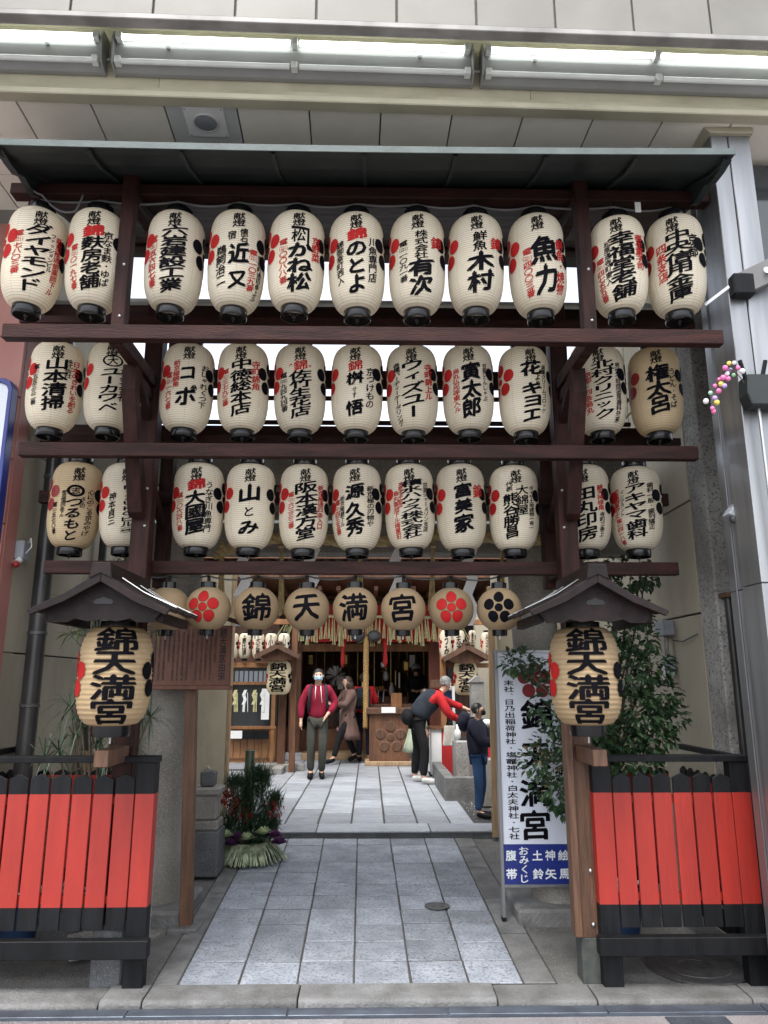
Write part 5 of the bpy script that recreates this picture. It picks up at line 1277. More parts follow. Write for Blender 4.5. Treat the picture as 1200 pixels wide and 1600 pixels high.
for k in range(260):
    a = 2 * math.pi * k / 170 + r.uniform(-.01, .01); d = Vector((math.cos(a), math.sin(a), 0)); sv = Vector((-d.y, d.x, 0)) * .009
    p = Vector((kx_, YK, zk1)) + d * .20; q_ = Vector((kx_, YK, zk0 + .012)) + d * (r.uniform(.28, .38)); mdp = p.lerp(q_, .5) + Vector((0, 0, r.uniform(.0, .03)))
    sk.add([p - sv, p + sv, mdp + sv, mdp - sv, q_ + sv * .6, q_ - sv * .6], [(0, 1, 2, 3), (3, 2, 4, 5)])
sk.build('straw_skirt', mat('pale_straw', (.46, .48, .34), (.10, .15, .07), scale=18, rough=.8), kd)['kind'] = 'stuff'
MB().lathe([(.2, 0), (.20, zk1 - zk0 - .01), (.02, zk1 - zk0)], (kx_, YK, zk0 + .002), 20).build('tub', m_leafd, kd)
# ------------------------------------------------------------ SHRINE HALL
YH0 = 15.8
hall = thing('shrine_hall', (0, YH0, ZC), 'dark timber shrine hall with a deep eave at the back of the court', 'shrine building')
xpl, xpr = X(461, 1100, YH0), X(679, 1100, YH0)
for xx in (xpl, xpr):
    MB().box((xx - .12, YH0 - .12, ZC), (xx + .12, YH0 + .12, 3.4)).build('pillar', m_hallwood if xx < 0 else mat('red_wood', (.20, .055, .03), (.13, .04, .022), scale=3, stretch=(5, 5, 1), rough=.5), hall, bevel=.01)
    MB().box((xx - .16, YH0 - .16, ZC), (xx + .16, YH0 + .16, ZC + .14)).build('pillar_base', m_smooth, hall, bevel=.01)
for xx in (-4.3, 4.6): MB().box((xx - .12, YH0 - .12, ZC), (xx + .12, YH0 + .12, 3.4)).build('pillar', m_hallwood, hall)
MB().box((-4.4, YH0 - .10, 2.98), (4.7, YH0 + .10, 3.40)).build('head_beam', m_hallwood, hall, bevel=.01)
MB().box((xpl + .121, YH0 - .06, Z(1018, YH0)), (xpr - .121, YH0 + .04, Z(1006, YH0))).build('transom', m_orange, hall)
# eave: boards and rafters
MB().prism([(13.9, 4.12), (13.9, 4.22), (17.8, 5.75), (21.5, 4.3), (21.5, 4.1), (17.8, 5.55)], 'x', -5.6, 5.9).build('roof', m_copper, hall)
for i in range(46):
    xx = -5.4 + i * .245; MB().bar((xx, 13.95, 4.06), (xx, 16.2, 3.86 + .35), .07, .08).build('rafter', m_hallwood, hall)
MB().box((-5.6, 13.86, 4.0), (5.9, 13.96, 4.12)).build('eave_board', m_hallwood, hall)
MB().prism([(14.0, 3.66), (14.0, 3.74), (16.0, 3.62), (16.0, 3.54)], 'x', -5.0, 5.2).build('under_eave', m_hallwood, hall)
for i in range(26): MB().box((-4.6 + i * .36, 14.2, 3.44), (-4.52 + i * .36, 15.9, 3.52)).build('lattice_bar', m_hallwood, hall)
for i in range(22):
    MB().box((-2.6 + i * .25, YH0 - .16, 3.02), (-2.52 + i * .25, YH0 - .11, 3.36)).build('lattice_slat', m_hallwood, hall)
MB().box((-4.4, 19.3, ZC), (4.7, 19.45, 4.2)).build('back_wall', m_old, hall)
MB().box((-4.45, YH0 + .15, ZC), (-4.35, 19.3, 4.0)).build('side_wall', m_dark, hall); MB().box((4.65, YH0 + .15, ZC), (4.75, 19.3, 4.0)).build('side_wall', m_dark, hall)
MB().box((-4.3, YH0 + .6, ZC), (4.6, 19.3, ZC + .55)).build('hall_floor', m_hallwood, hall)
MB().box((-4.3, YH0 + .15, 3.45), (4.6, 19.3, 3.5)).build('ceiling', m_orange, hall)
MB().box((xpl + .12, YH0 - .15, ZC), (xpr - .1, YH0 + .55, ZC + .13)).build('step', m_pale, hall, bevel=.01)
# interior lattice screens and rails
for i in range(15):
    xx = xpl + .3 + i * .19; MB().box((xx, 17.4, 1.3), (xx + .014, 17.42, 3.0)).build('screen_bar', m_brass if i % 2 == 1 else m_orange, hall)
for zz in (1.55, 2.05, 2.45, 2.8): MB().box((xpl + .2, 17.38, zz), (xpr - .1, 17.43, zz + .03)).build('screen_rail', m_hallwood, hall)
MB().box((xpl + .2, 17.1, .75), (xpr - .15, 17.5, 1.42)).build('altar_counter', m_hallwood, hall, bevel=.01)
# altar things in view
def at17(px, py, Y=17.0): return at(px, py, Y)
al = 0
for px, py, kind in ((600,1038,'mirror'),(525,1056,'plume'),(603,1052,'vase'),(590,1078,'tray'),(612,1075,'vase'),(634,1040,'lamp'),(486,1030,'lamp'),(540,1030,'lamp'),(618,1058,'candle'),(624,1062,'candle'),(644,1032,'paper'),(500,1070,'vase'),(512,1080,'vase'),(532,1066,'paper')):
    q = at17(px, py)
    lab = {'mirror': 'round polished mirror on the altar', 'plume': 'silvery tufted paper plume beside the walking man', 'tray': 'footed wooden offering tray on the altar'}.get(kind)
    if kind == 'mirror':
        t = thing('altar_mirror', q, lab, 'mirror'); MB().ball(q, .085, sc=(1, .25, 1), seg=18, rings=10).build('disc', m_steel, t, smooth=True); MB().lathe([(.09, -.16), (.05, -.12), (.03, -.08)], q, 12).build('stand', m_brass, t)
    elif kind == 'plume':
        t = thing('paper_plume', q, lab, 'ritual wand'); o = MB(); rr_ = random.Random(3)
        for k in range(90):
            d = Vector((rr_.gauss(0, 1), rr_.gauss(0, .6), rr_.gauss(0, 1))).normalized(); sv = Vector((.012, 0, .008)); o.add([q, q + d * .2 + sv, q + d * .24 - sv], [(0, 1, 2)])
        o.build('paper_tufts', m_shide, t)['kind'] = 'stuff'; MB().tube([q - Vector((0, 0, .6)), q], .015, 8).build('rod', m_hallwood, t)
    elif kind == 'tray':
        t = thing('offering_tray', q, lab, 'tray'); MB().box((q.x - .28, q.y - .1, q.z - .02), (q.x + .2, q.y + .1, q.z + .02)).build('tray', m_orange, t)
        for dx in (-.22, -.1, .02, .14): MB().tube([(q.x + dx, q.y, q.z - .02), (q.x + dx - .02, q.y, q.z - .26)], .014, 6).build('leg', m_shide, t)
        o = MB(); rr_ = random.Random(4)
        for k in range(14): o.ball((q.x + rr_.uniform(-.2, .14), q.y, q.z + .05), .035, seg=8, rings=5)
        o.build('fruit', mat('orange_fruit', (.6, .28, .06), rough=.5), t, smooth=True)
    elif kind == 'vase':
        t = thing('offering_vase', q, {603: 'pale vase under the mirror on the altar', 612: 'pale vase beside the candles on the altar', 500: 'pale vase low behind the walking man', 512: 'smaller pale vase low behind the walking man'}[px], 'vase', 'offering vases on the altar'); MB().lathe([(.04, -.16), (.065, -.08), (.05, .02), (.025, .07), (.04, .11)], q, 12).build('body', m_fixture, t, smooth=True)
    elif kind == 'lamp':
        t = thing('hanging_brass_lamp', q, {634: 'small brass lamp hanging in the hall at right', 486: 'small brass lamp hanging in the hall at left', 540: 'small brass lamp hanging in the hall above the visitors'}[px], 'lamp', 'brass lamps in the hall')
        MB().lathe([(.02, .14), (.10, .08), (.085, .05), (.085, -.1), (.10, -.12), (.03, -.16)], q, 6).build('cage', m_brass, t); MB().tube([q + Vector((0, 0, .14)), (q.x, q.y, 3.45)], .008, 5).build('chain', m_brass, t)
    elif kind == 'candle':
        tag(MB().lathe([(.02, -.18), (.02, .14), (.004, .16)], q, 10).build('candle', m_brass if px == 618 else m_shide), {618: 'gold upright candle beside the altar fruit', 624: 'white upright candle beside the gold one'}[px], 'candle')
    elif kind == 'paper':
        tag(MB().box((q.x - .06, q.y, q.z - .15), (q.x + .06, q.y + .01, q.z + .12)).build('paper_slip', m_shide), {644: 'white paper slip hanging at the right of the hall', 532: 'white paper slip hanging behind the visitors'}[px], 'paper')
# red cloth, tassel fringe, bell and rope
zc_, zt_ = Z(1003, 15.3), Z(968, 15.3)
tag(MB().box((X(478, 985, 15.3), 15.34, zc_), (X(700, 985, 15.3), 15.36, zt_ + .3)).build('red_curtain', m_redcloth), 'red cloth band hanging behind the straw fringe of the hall', 'curtain')
fr = thing('straw_fringe', (0, 15.1, zt_), 'long fringe of pale straw strands along the hall eave', 'straw fringe')
rr_ = random.Random(9); o = MB()
MB().tube([(X(455, 970, 15.1), 15.1, zt_ + .06), (X(720, 975, 15.1), 15.1, zt_ + .02)], .03, 8).build('rope', m_freshstraw, fr, smooth=True)
for k in range(46):
    px = 470 + k * 5.4 + rr_.uniform(-2, 2); x = X(px, 975, 15.1); ln = rr_.uniform(.38, .56)
    for q_ in range(4):
        o.tube([(x, 15.1, zt_ + .05), (x + rr_.uniform(-.045, .045), 15.1 + rr_.uniform(-.03, .03), zt_ - ln)], [.004, .011], 4)
for px, a in ((462, -1), (452, -1), (714, 1)):
    for q_ in range(5): x = X(px, 975, 15.1); o.tube([(x, 15.1, zt_ + .05), (x + a * rr_.uniform(.1, .35), 15.1, zt_ - .5)], [.005, .01], 4)
o.build('strands', m_freshstraw, fr)['kind'] = 'stuff'
q = at(572, 1005, 15.0); bell = thing('bell_rope', q, 'thick golden twisted rope hanging from round dark bells at the hall front', 'bell rope')
for ph in (0, 2.09, 4.19):
    MB().tube([(q.x + math.cos(i * .9 + ph) * .028, 15.0 + math.sin(i * .9 + ph) * .028, 2.6 - i * .022) for i in range(80)], .032, 6).build('strand', mat('golden_rope', (.50, .32, .12), (.36, .22, .08), scale=20, rough=.8), bell, smooth=True)
for dx in (-.16, .16): MB().ball((q.x + dx, 15.0, 2.62), .14, seg=16, rings=10, sc=(1, 1, .85)).build('bell', m_iron, bell, smooth=True)
for px in (536, 602):
    q = at(px, 1010, 15.2); tag(MB().lathe([(.012, -.42), (.05, -.3), (.03, -.05), (.06, .02), (.03, .12)], q, 10).build('red_tassel', m_redcloth, smooth=True), {536: 'red tassel hanging left of the bell rope', 602: 'red tassel hanging right of the bell rope'}[px], 'tassel', 'red tassels of the hall')
# offering box with plum emblem
YO = 14.6; ob_x0, ob_x1 = X(577, 1140, YO), X(640, 1140, YO); z0o, z1o = ZC, Z(1106, YO); zl = Z(1116, YO)
ob = thing('offering_box', ((ob_x0 + ob_x1) / 2, YO, ZC), 'wooden offering box with a plum emblem of six round blocks', 'offering box')
MB().box((ob_x0, YO, z0o + .08), (ob_x1, YO + .6, zl)).build('box', m_hallwood, ob, bevel=.008)
MB().box((ob_x0 - .06, YO - .07, zl), (ob_x1 + .06, YO + .66, z1o)).build('top_board', m_old, ob, bevel=.01)
MB().box((ob_x0 - .08, YO - .08, z0o), (ob_x1 + .08, YO + .66, z0o + .08)).build('base_board', m_pale, ob, bevel=.01)
for s_ in (ob_x0 + .02, ob_x1 - .06): MB().box((s_, YO - .02, z0o + .08), (s_ + .05, YO - .001, zl)).build('corner_strip', m_old, ob)
cx_, cz_ = (ob_x0 + ob_x1) / 2 + .02, (z0o + zl) / 2 + .04
for k in range(6):
    a = R(90 + 72 * k); x, z, rr2 = (cx_ + .2 * math.cos(a), cz_ + .2 * math.sin(a), .098) if k < 5 else (cx_, cz_, .07)
    o = MB(); o.lathe([(rr2, -.04), (rr2, .0), (rr2 - .015, .012), (.001, .012)], (0, 0, 0), 20); o.v = [Vector((v.x + x, -v.z + YO - .005, v.y + z)) for v in o.v]; o.build('emblem_disc', m_old, ob, smooth='auto')
tag(MB().box((X(596, 1108, 14.5), YO - .078, Z(1114, 14.5)), (X(618, 1108, 14.5), YO - .073, Z(1105, 14.5))).build('notice_slip', m_shide), 'white notice slip on the front of the offering box', 'notice')
tag(MB().box((X(611, 1090, 15.1), 15.1, z1o), (X(628, 1090, 15.1), 15.25, Z(1083, 15.1))).build('wooden_box', m_orange, bevel=.006), 'small wooden box standing on the offering counter', 'box')
tag(MB().box((X(578, 1100, 15.3), 15.25, z1o - .02), (X(668, 1100, 15.3), 15.6, z1o + .05)).build('counter_board', m_old, bevel=.006), 'long dark counter board behind the offering box', 'counter')

# left booth
YBo = 15.2; bx0, bx1 = X(335, 1100, YBo), X(432, 1100, YBo)
bo = thing('amulet_booth', ((bx0 + bx1) / 2, YBo, ZC), 'honey coloured timber amulet booth with glazed front, left in the court', 'booth')
zb_, z1b, z2b, z3b = Z(1185, YBo), Z(1136, YBo), Z(1070, YBo), Z(1040, YBo)
zb_ = ZC
MB().box((bx0, YBo + .05, zb_), (bx1, YBo + 1.0, z1b)).build('base', m_orange, bo)
for i in range(9):
    xx = bx0 + (bx1 - bx0) * i / 9; MB().box((xx + .004, YBo + .02, zb_ + .08), (xx + (bx1 - bx0) / 9 - .004, YBo + .05, z1b - .04)).build('plank', m_orange, bo)
for xx in (bx0 + .05, X(357, 1100, YBo), X(427, 1100, YBo)): MB().box((xx - .04, YBo, zb_), (xx + .04, YBo + .08, z3b + .1)).build('upright', m_orange, bo, bevel=.004)
for zz in (z1b - .04, z2b, z3b): MB().box((bx0, YBo - .01, zz), (bx1, YBo + .07, zz + .06)).build('rail', m_orange, bo, bevel=.004)
MB().box((bx0, YBo + .1, z1b), (bx1, YBo + .12, z3b)).build('window_glass', m_glass, bo)
MB().box((bx0, YBo + .13, z3b), (bx1, YBo + 1.4, 3.2)).build('upper_wall', m_hallwood, bo)
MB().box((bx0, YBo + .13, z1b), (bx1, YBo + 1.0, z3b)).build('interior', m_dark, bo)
MB().box((X(359, 1146, YBo), YBo - .12, Z(1154, YBo)), (X(420, 1146, YBo), YBo - .02, Z(1141, YBo))).build('shelf', m_blackp, bo)
MB().box((X(359, 1146, YBo), YBo - .125, Z(1153, YBo)), (X(380, 1146, YBo), YBo - .122, Z(1141, YBo))).build('label_slip', m_shide, bo)
for i, px in enumerate((369, 384, 399, 412)):
    q = at(px, 1078, YBo - .05); o = MB(); z = q.z; x = q.x
    for k in range(3):
        s_ = 1 if k % 2 else -1; o.add([(x - .03, q.y, z), (x + .03, q.y, z), (x + .03 + s_ * .04, q.y - .01, z - .1), (x - .03 + s_ * .04, q.y - .01, z - .1)], [(0, 1, 2, 3)]); x += s_ * .04; z -= .09
    for k in range(7): xx = q.x + rr_.uniform(-.04, .04); o.tube([(xx, q.y, q.z - .05), (xx + rr_.uniform(-.02, .02), q.y, q.z - .42)], .007, 4)
    o.build('paper_streamer', m_shide if i % 2 else m_freshstraw, bo)
MB().box((X(409, 1100, YBo), YBo - .04, Z(1124, YBo)), (X(421, 1100, YBo), YBo - .03, Z(1076, YBo))).build('hanging_notice', m_shide, bo)
for i in range(9):
    q = at(362 + i * 7.5, 1058, YBo + .08); MB().box((q.x - .035, YBo + .092, q.z - .14), (q.x + .035, YBo + .098, q.z + .12)).build('amulet_card', m_bbox, bo)

# far rows of lanterns either side, hung from rails
def small_lantern(px, py0, py1, Y, txt, lab, grp, rot=0):
    z1, z0 = Z(py0, Y), Z(py1, Y); h = z1 - z0; q = Vector((X(px, 1000, Y), Y, (z0 + z1) / 2)); t = thing('paper_lantern', q, lab, 'paper lantern', grp, rz=rot)
    sc = h / LH; o = inst('paper_body', MESH['c'], t); o.scale = (sc * .9, sc * .9, sc)
    for nm in ('lower', 'upper'): k = inst(nm + '_ring', MESH[nm], t); k.scale = (sc * .9, sc * .9, sc)
    it = []; column(it, txt, 0, -.20, .24, .66, K, bold=.03); column(it, '献燈', 0, -.28, -.2, .3, K, bold=0)
    petals(it, -R(78), RD, .03); petals(it, R(78), K, .03)
    def mp(x, y): rr = LW * lprof(max(-.96, min(.96, y / .32))) + .004; return Vector((rr * math.sin(x) * sc * .9, -rr * math.cos(x) * sc * .9, y * sc))
    wrap_items('lettering', it, [m_ink, m_redink], t, mp, [i * .25 for i in range(-8, 9)], [i * .06 for i in range(-4, 5)])
for px, tx, lab in ((364, '富かね松', 'far court lantern at the left end of the left row, nearest the notice board'), (383, '恵比須', 'second far court lantern of the left row'), (404, '大正屋', 'third far court lantern of the left row'), (424, '小川', 'fourth far court lantern above the left small lantern house'), (444, '山本', 'rightmost far court lantern of the left row by the fringe')):
    small_lantern(px, 990, 1029, 13.6, tx, lab, 'far lanterns of the left court row', .05)
for px, tx, lab, p0, p1 in ((697, 'うみ', 'far court lantern left of the right small house roof', 985, 1030), (716, '志津', 'far court lantern behind the right small house roof', 985, 1028), (738, '春田', 'small far lantern right of the roof peak', 985, 1008), (760, 'ダイヤモンド', 'far court lantern nearest the pale post', 988, 1026)):
    small_lantern(px, p0, p1, 13.0 + (.4 if px == 738 else 0), tx, lab, 'far lanterns of the right court row', -.05)
for a, b, Y, lab in ((340, 460, 13.6, 'left'), (690, 790, 13.0, 'right')):
    t = thing('lantern_rail', ((X(a, 1038, Y) + X(b, 1038, Y)) / 2, Y, 2.2), 'timber rail frame carrying the far lanterns on the %s of the court' % lab, 'rail')
    MB().box((X(a, 1038, Y), Y + .02, Z(1043, Y)), (X(b, 1038, Y), Y + .12, Z(1036, Y))).build('lower_rail', m_orange, t, bevel=.004)
    MB().box((X(a, 1038, Y), Y - .05, Z(976, Y)), (X(b, 1038, Y), Y + .05, Z(968, Y))).build('upper_rail', m_orange, t, bevel=.004)
    xe = X(b if a < 500 else a + 2, 1038, Y)
    MB().box((xe - .05, Y - .05, ZC), (xe + .05, Y + .05, Z(966, Y))).build('upright', m_orange if a > 500 else m_hallwood, t, bevel=.004)
tag(MB().box((X(746, 1080, 13.6), 13.7, ZC), (3.6, 13.9, 3.1)).build('court_wall', m_beige), 'grey green rendered wall behind the right small lantern house', 'wall')
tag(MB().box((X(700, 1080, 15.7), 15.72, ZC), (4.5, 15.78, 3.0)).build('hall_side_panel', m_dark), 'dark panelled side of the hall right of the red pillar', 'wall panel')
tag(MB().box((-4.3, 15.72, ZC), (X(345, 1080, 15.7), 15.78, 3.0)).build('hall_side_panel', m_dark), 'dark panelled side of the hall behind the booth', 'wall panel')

# small lantern houses in the court
def small_house(px, Y, lab, lab2, post, ry0, ry1, ly0, ly1, rw, lw, base):
    x = X(px, 1050, Y); t = thing('small_lantern_house', (x, Y, ZC), lab, 'lantern house', 'small lantern houses in the court')
    zr0, zr1 = Z(ry1, Y), Z(ry0, Y); hw = rw / 1160 * at(px, 1030, Y).y / 2 * .99
    for s_ in (-1, 1):
        for k in range(3):
            y0, y1 = Y - .32 + k * .21, Y - .32 + (k + 1) * .21 - .012
            MB().prism([(x, zr1 - .03), (x + s_ * hw, zr0), (x + s_ * hw, zr0 + .03), (x, zr1)], 'y', y0, y1).build('roof_board', m_old, t)
        MB().prism([(x, zr1 - .075), (x + s_ * hw, zr0 - .035), (x + s_ * (hw + .015), zr0 + .045), (x, zr1 + .02)], 'y', Y - .36, Y - .325).build('barge_board', m_old, t)
    MB().prism([(x - hw + .08, zr0 + .0), (x, zr1 - .03), (x + hw - .08, zr0 + .0), (x + .2, zr0 - .05), (x - .2, zr0 - .05)], 'y', Y - .25, Y - .23).build('gable_board', m_hallwood, t)
    MB().box((x - .05, Y - .36, zr1 - .01), (x + .05, Y + .33, zr1 + .05)).build('ridge', m_old, t)
    pxx = X(post, 1150, Y + .3)
    MB().box((pxx - .065, Y + .24, ZC), (pxx + .065, Y + .36, zr1 - .03)).build('post', m_hallwood if base else m_old, t, bevel=.004)
    MB().box((min(x, pxx) - .04, Y - .2, zr0 - .03), (max(x, pxx) + .04, Y + .3, zr0 + .03)).build('arm', m_hallwood, t)
    if base:
        MB().box((pxx - .42, Y + .22, ZC), (pxx + .42, Y + .38, ZC + .12)).build('foot', m_conc, t, bevel=.01); MB().box((pxx - .09, Y - .25, ZC + .001), (pxx + .09, Y + .7, ZC + .10)).build('foot', m_conc, t, bevel=.01)
    zm = (Z(ly0, Y) + Z(ly1, Y)) / 2; hh = Z(ly0, Y) - Z(ly1, Y); rr = lw / 1160 * Y / 2
    l = thing('paper_lantern', (x, Y, zm), lab2, 'paper lantern', 'lanterns under the small court houses')
    pr = [(rr * (.52 + .48 * max(0, 1 - abs(-1 + i / 12) ** 3.4) ** .5), (-1 + i / 12) * hh / 2) for i in range(25)]
    MB().lathe(pr, seg=24).build('paper_body', m_paperwarm, l, local=True, smooth=True)
    it = []
    for k, c in enumerate('錦天満宮'): column(it, c, 0, -.42 * hh + k * .21 * hh, -.42 * hh + (k + 1) * .21 * hh, 1.35, K, slant=0, bold=.03)
    for s_, mi in ((-1, RD), (1, K)):
        for k in range(5): a = R(90 + 72 * k); disc2(it, s_ * R(84) + .4 * math.cos(a), .12 * hh * math.sin(a), .2, .075 * hh, mi)
    def mp(u, v): tt = max(-.97, min(.97, v / (hh / 2))); q2 = rr * (.52 + .48 * (1 - abs(tt) ** 3.4) ** .5) + .006; return Vector((q2 * math.sin(u), -q2 * math.cos(u), v))
    wrap_items('lettering', it, [m_ink, m_redink], l, mp, [i * .25 for i in range(-8, 9)], [i * hh * .1 for i in range(-5, 6)])
m_paperwarm = paper('ivory_lantern_paper', (.90, .80, .56), (.84, .72, .46), (.4, .25, .1), .04, .25, .25)
small_house(436, 13.5, 'small roofed lantern house on a post with a cross foot, left in the court', 'lantern hanging under the small roof on the left of the court', 440, 1008, 1028, 1032, 1085, 66, 38, True)
small_house(727, 12.8, 'small roofed lantern house in front of the right court wall', 'lantern hanging under the small roof on the right of the court', 726, 1009, 1032, 1033, 1086, 72, 37, False)

# right of the court: striped table, pillar, stone basin, ox
YTb = 12.9
tb = thing('striped_table', (X(692, 1160, YTb), YTb, ZC), 'display table with a white and red front cloth behind the bending man', 'table')
x0, xm, x1 = X(674, 1160, YTb), X(690, 1160, YTb), X(707, 1160, YTb); zt2, zb2 = Z(1140, YTb), ZC + .03
MB().box((x0, YTb, zb2), (xm - .002, YTb + .5, zt2)).build('white_cloth', m_shide, tb); MB().box((xm, YTb, zb2), (x1, YTb + .5, zt2)).build('red_cloth', m_redcloth, tb)
MB().box((x0 - .02, YTb - .03, zt2), (x1 + .04, YTb + .55, zt2 + .03)).build('table_top', m_hallwood, tb); MB().box((x0 - .02, YTb - .01, ZC), (x1 + .01, YTb + .5, ZC + .03)).build('foot_rail', m_blackp, tb)
fp = thing('display_frame', (X(709, 1100, 12.6), 12.6, ZC), 'white and dark upright display frame beside the striped table', 'frame')
MB().box((X(707, 1100, 12.6), 12.6, ZC), (X(711, 1100, 12.6), 12.65, Z(1072, 12.6))).build('upright', m_fixture, fp); MB().box((X(694, 1100, 12.9), 12.9, Z(1110, 12.9)), (X(706, 1100, 12.9), 12.93, Z(1075, 12.9))).build('panel', m_blue, fp)
MB().box((X(672, 1065, 12.9), 12.8, Z(1074, 12.9)), (X(709, 1065, 12.9), 13.0, Z(1062, 12.9))).build('lintel', m_old, fp)
def stone(name, a, b, m=m_torii, lab=None, cat='stone', bev=.015):
    return tag(MB().box(a, b).build(name, m, bevel=bev), lab, cat)
q = at(728, 1190, 11.0)
sb2 = thing('stone_basin', (q.x, 11.0, ZC), 'grey stone water basin block between the bending man and the child', 'stone basin')
MB().box((X(713, 1190, 11.0), 11.0, ZC), (X(748, 1190, 11.0), 11.5, Z(1158, 11.0))).build('block', m_conc, sb2, bevel=.02)
MB().box((X(720, 1190, 11.0), 11.1, Z(1158, 11.0)), (X(742, 1190, 11.0), 11.4, Z(1155, 11.0))).build('water', m_glass, sb2)
MB().lathe([(.045, 0), (.05, .12), (.02, .16), (.02, .22)], (X(716, 1150, 11.05), 11.15, Z(1158, 11.0)), 10).build('soap_bottle', m_fixture, sb2, smooth=True)
kb = thing('stone_kerb', (X(715, 1225, 10.3), 10.3, ZC), 'low L shaped stone kerb round the gravel by the path', 'kerb')
MB().box((X(695, 1225, 10.3), 10.3, ZC - .02), (X(745, 1225, 10.3), 10.45, Z(1215, 10.3))).build('kerb_stone', m_kerb, kb, bevel=.01)
MB().box((X(695, 1225, 10.3), 10.455, ZC - .02), (X(695, 1225, 10.3) + .14, 12.3, Z(1215, 10.3))).build('kerb_stone', m_kerb, kb, bevel=.01)
tag(MB().box((X(700, 1212, 10.7), 10.7, ZC), (X(722, 1212, 10.7), 11.0, ZC + .05)).build('red_mat', m_redcloth), 'small red mat inside the stone kerb', 'mat')
q = at(745, 1085, 11.6); lp = thing('stone_marker', (q.x, 11.6, ZC), 'pale stone marker pillar with a pyramid cap behind the ox', 'stone marker')
MB().box((q.x - .10, 11.5, ZC), (q.x + .10, 11.7, Z(1066, 11.6))).build('shaft', m_conc, lp, bevel=.01)
MB().prism([(q.x - .13, Z(1066, 11.6) + .001), (q.x, Z(1055, 11.6)), (q.x + .13, Z(1066, 11.6) + .001)], 'y', 11.48, 11.72).build('cap', m_conc, lp)
# ox statue: lying body, neck, head with horns, red bib
q = at(752, 1108, 9.9); ox = thing('ox_statue', (q.x + .25, 10.2, ZC), 'bronze ox statue with pale polished head, horns and a red bib', 'statue')
MB().box((q.x - .05, 9.75, ZC), (q.x + 1.1, 10.9, .78)).build('plinth', m_torii, ox, bevel=.02)
def skin_obj(name, V, E, m, parent, sub=2, root=0, loc=True):
    me = bpy.data.meshes.new(name); me.from_pydata([v[0] for v in V], E, []); me.materials.append(m)
    o = bpy.data.objects.new(name, me); C.objects.link(o); o.parent = parent
    me.skin_vertices if False else None
    sk_ = o.modifiers.new('skin', 'SKIN'); sk_.use_smooth_shade = True
    o.modifiers.new('sub', 'SUBSURF').levels = sub; o.modifiers['sub'].render_levels = sub
    if not me.skin_vertices:
        bm = bmesh.new(); bm.from_mesh(me); bm.verts.layers.skin.verify(); bm.to_mesh(me); bm.free()
    for i, v in enumerate(V):
        d = me.skin_vertices[0].data[i]; rr = v[1]; d.radius = (rr, rr) if not isinstance(rr, tuple) else rr; d.use_root = (i == root)
    SKINS.append(o); return o
SKINS = []
mo = mat('ox_bronze', (.05, .045, .04), (.09, .08, .07), scale=8, rough=.4, metal=.6)
ox0 = Vector((q.x + .3, 10.2, ZC))
V = [((.35, .1, .85), .24), ((.05, .05, .92), .20), ((-.10, -.05, 1.02), .13), ((-.20, -.15, 1.13), .105), ((-.27, -.27, 1.06), .065), ((.62, .2, .78), .20), ((.1, -.2, .64), .07), ((-.1, -.32, .62), .05), ((.5, -.15, .66), .10), ((.3, -.3, .62), .05)]
skin_obj('body', V, [(0, 1), (1, 2), (2, 3), (3, 4), (0, 5), (1, 6), (6, 7), (0, 8), (8, 9)], mo, ox)
ox.location = (ox0.x, ox0.y, 0)
for ch in ox.children:
    if ch.name.startswith('plinth'): ch.location = ch.location - (Vector((ox0.x, ox0.y, 0)) - Vector((q.x + .25, 10.2, ZC)))
MB().ball((-.21, -.19, 1.19), .095, sc=(1, 1.2, .6)).build('pale_crown', m_fixture, ox, local=True, smooth=True)
for s_ in (-1, 1):
    MB().tube([(-.21 + s_ * .06, -.17, 1.20), (-.21 + s_ * .15, -.17, 1.21), (-.21 + s_ * .18, -.17, 1.30)], [.022, .018, .005], 8).build('horn', m_pale, ox, local=True, smooth=True)
    MB().ball((-.21 + s_ * .12, -.14, 1.14), .045, sc=(1.3, .5, .6)).build('ear', mo, ox, local=True, smooth=True)
MB().prism([(-.33, 1.04), (-.05, 1.04), (-.10, .78), (-.19, .70), (-.28, .78)], 'y', -.32, -.30).build('red_bib', m_redcloth, ox, local=True)

# ------------------------------------------------------------ PEOPLE
m_skin = mat('skin', (.55, .34, .24), (.50, .30, .21), rough=.5)
m_hairk = mat('black_hair', (.012, .010, .009), (.02, .016, .014), scale=30, rough=.45)
m_hairb = mat('dark_brown_hair', (.035, .018, .012), (.05, .025, .016), scale=30, rough=.45)
m_hairg = mat('grey_hair', (.22, .21, .20), (.12, .115, .11), scale=40, rough=.6)
def cloth(n, c): return mat(n, c, tuple(x * .62 for x in c), scale=9, rough=.9, bump=1.0, bscale=11, stretch=(1, 1, .55), spec=.2)
BASE = dict(pel=(0, 0, .93), waist=(0, 0, 1.08), chest=(0, .005, 1.28), nb=(0, .01, 1.43), neck=(0, -.005, 1.49),
            shL=(.165, .01, 1.385), elL=(.215, .02, 1.12), wrL=(.225, -.05, .88), shR=(-.165, .01, 1.385), elR=(-.215, .02, 1.12), wrR=(-.225, -.05, .88),
            hipL=(.09, 0, .88), knL=(.10, -.02, .50), anL=(.10, .03, .09), hipR=(-.09, 0, .88), knR=(-.10, -.02, .50), anR=(-.10, .03, .09))
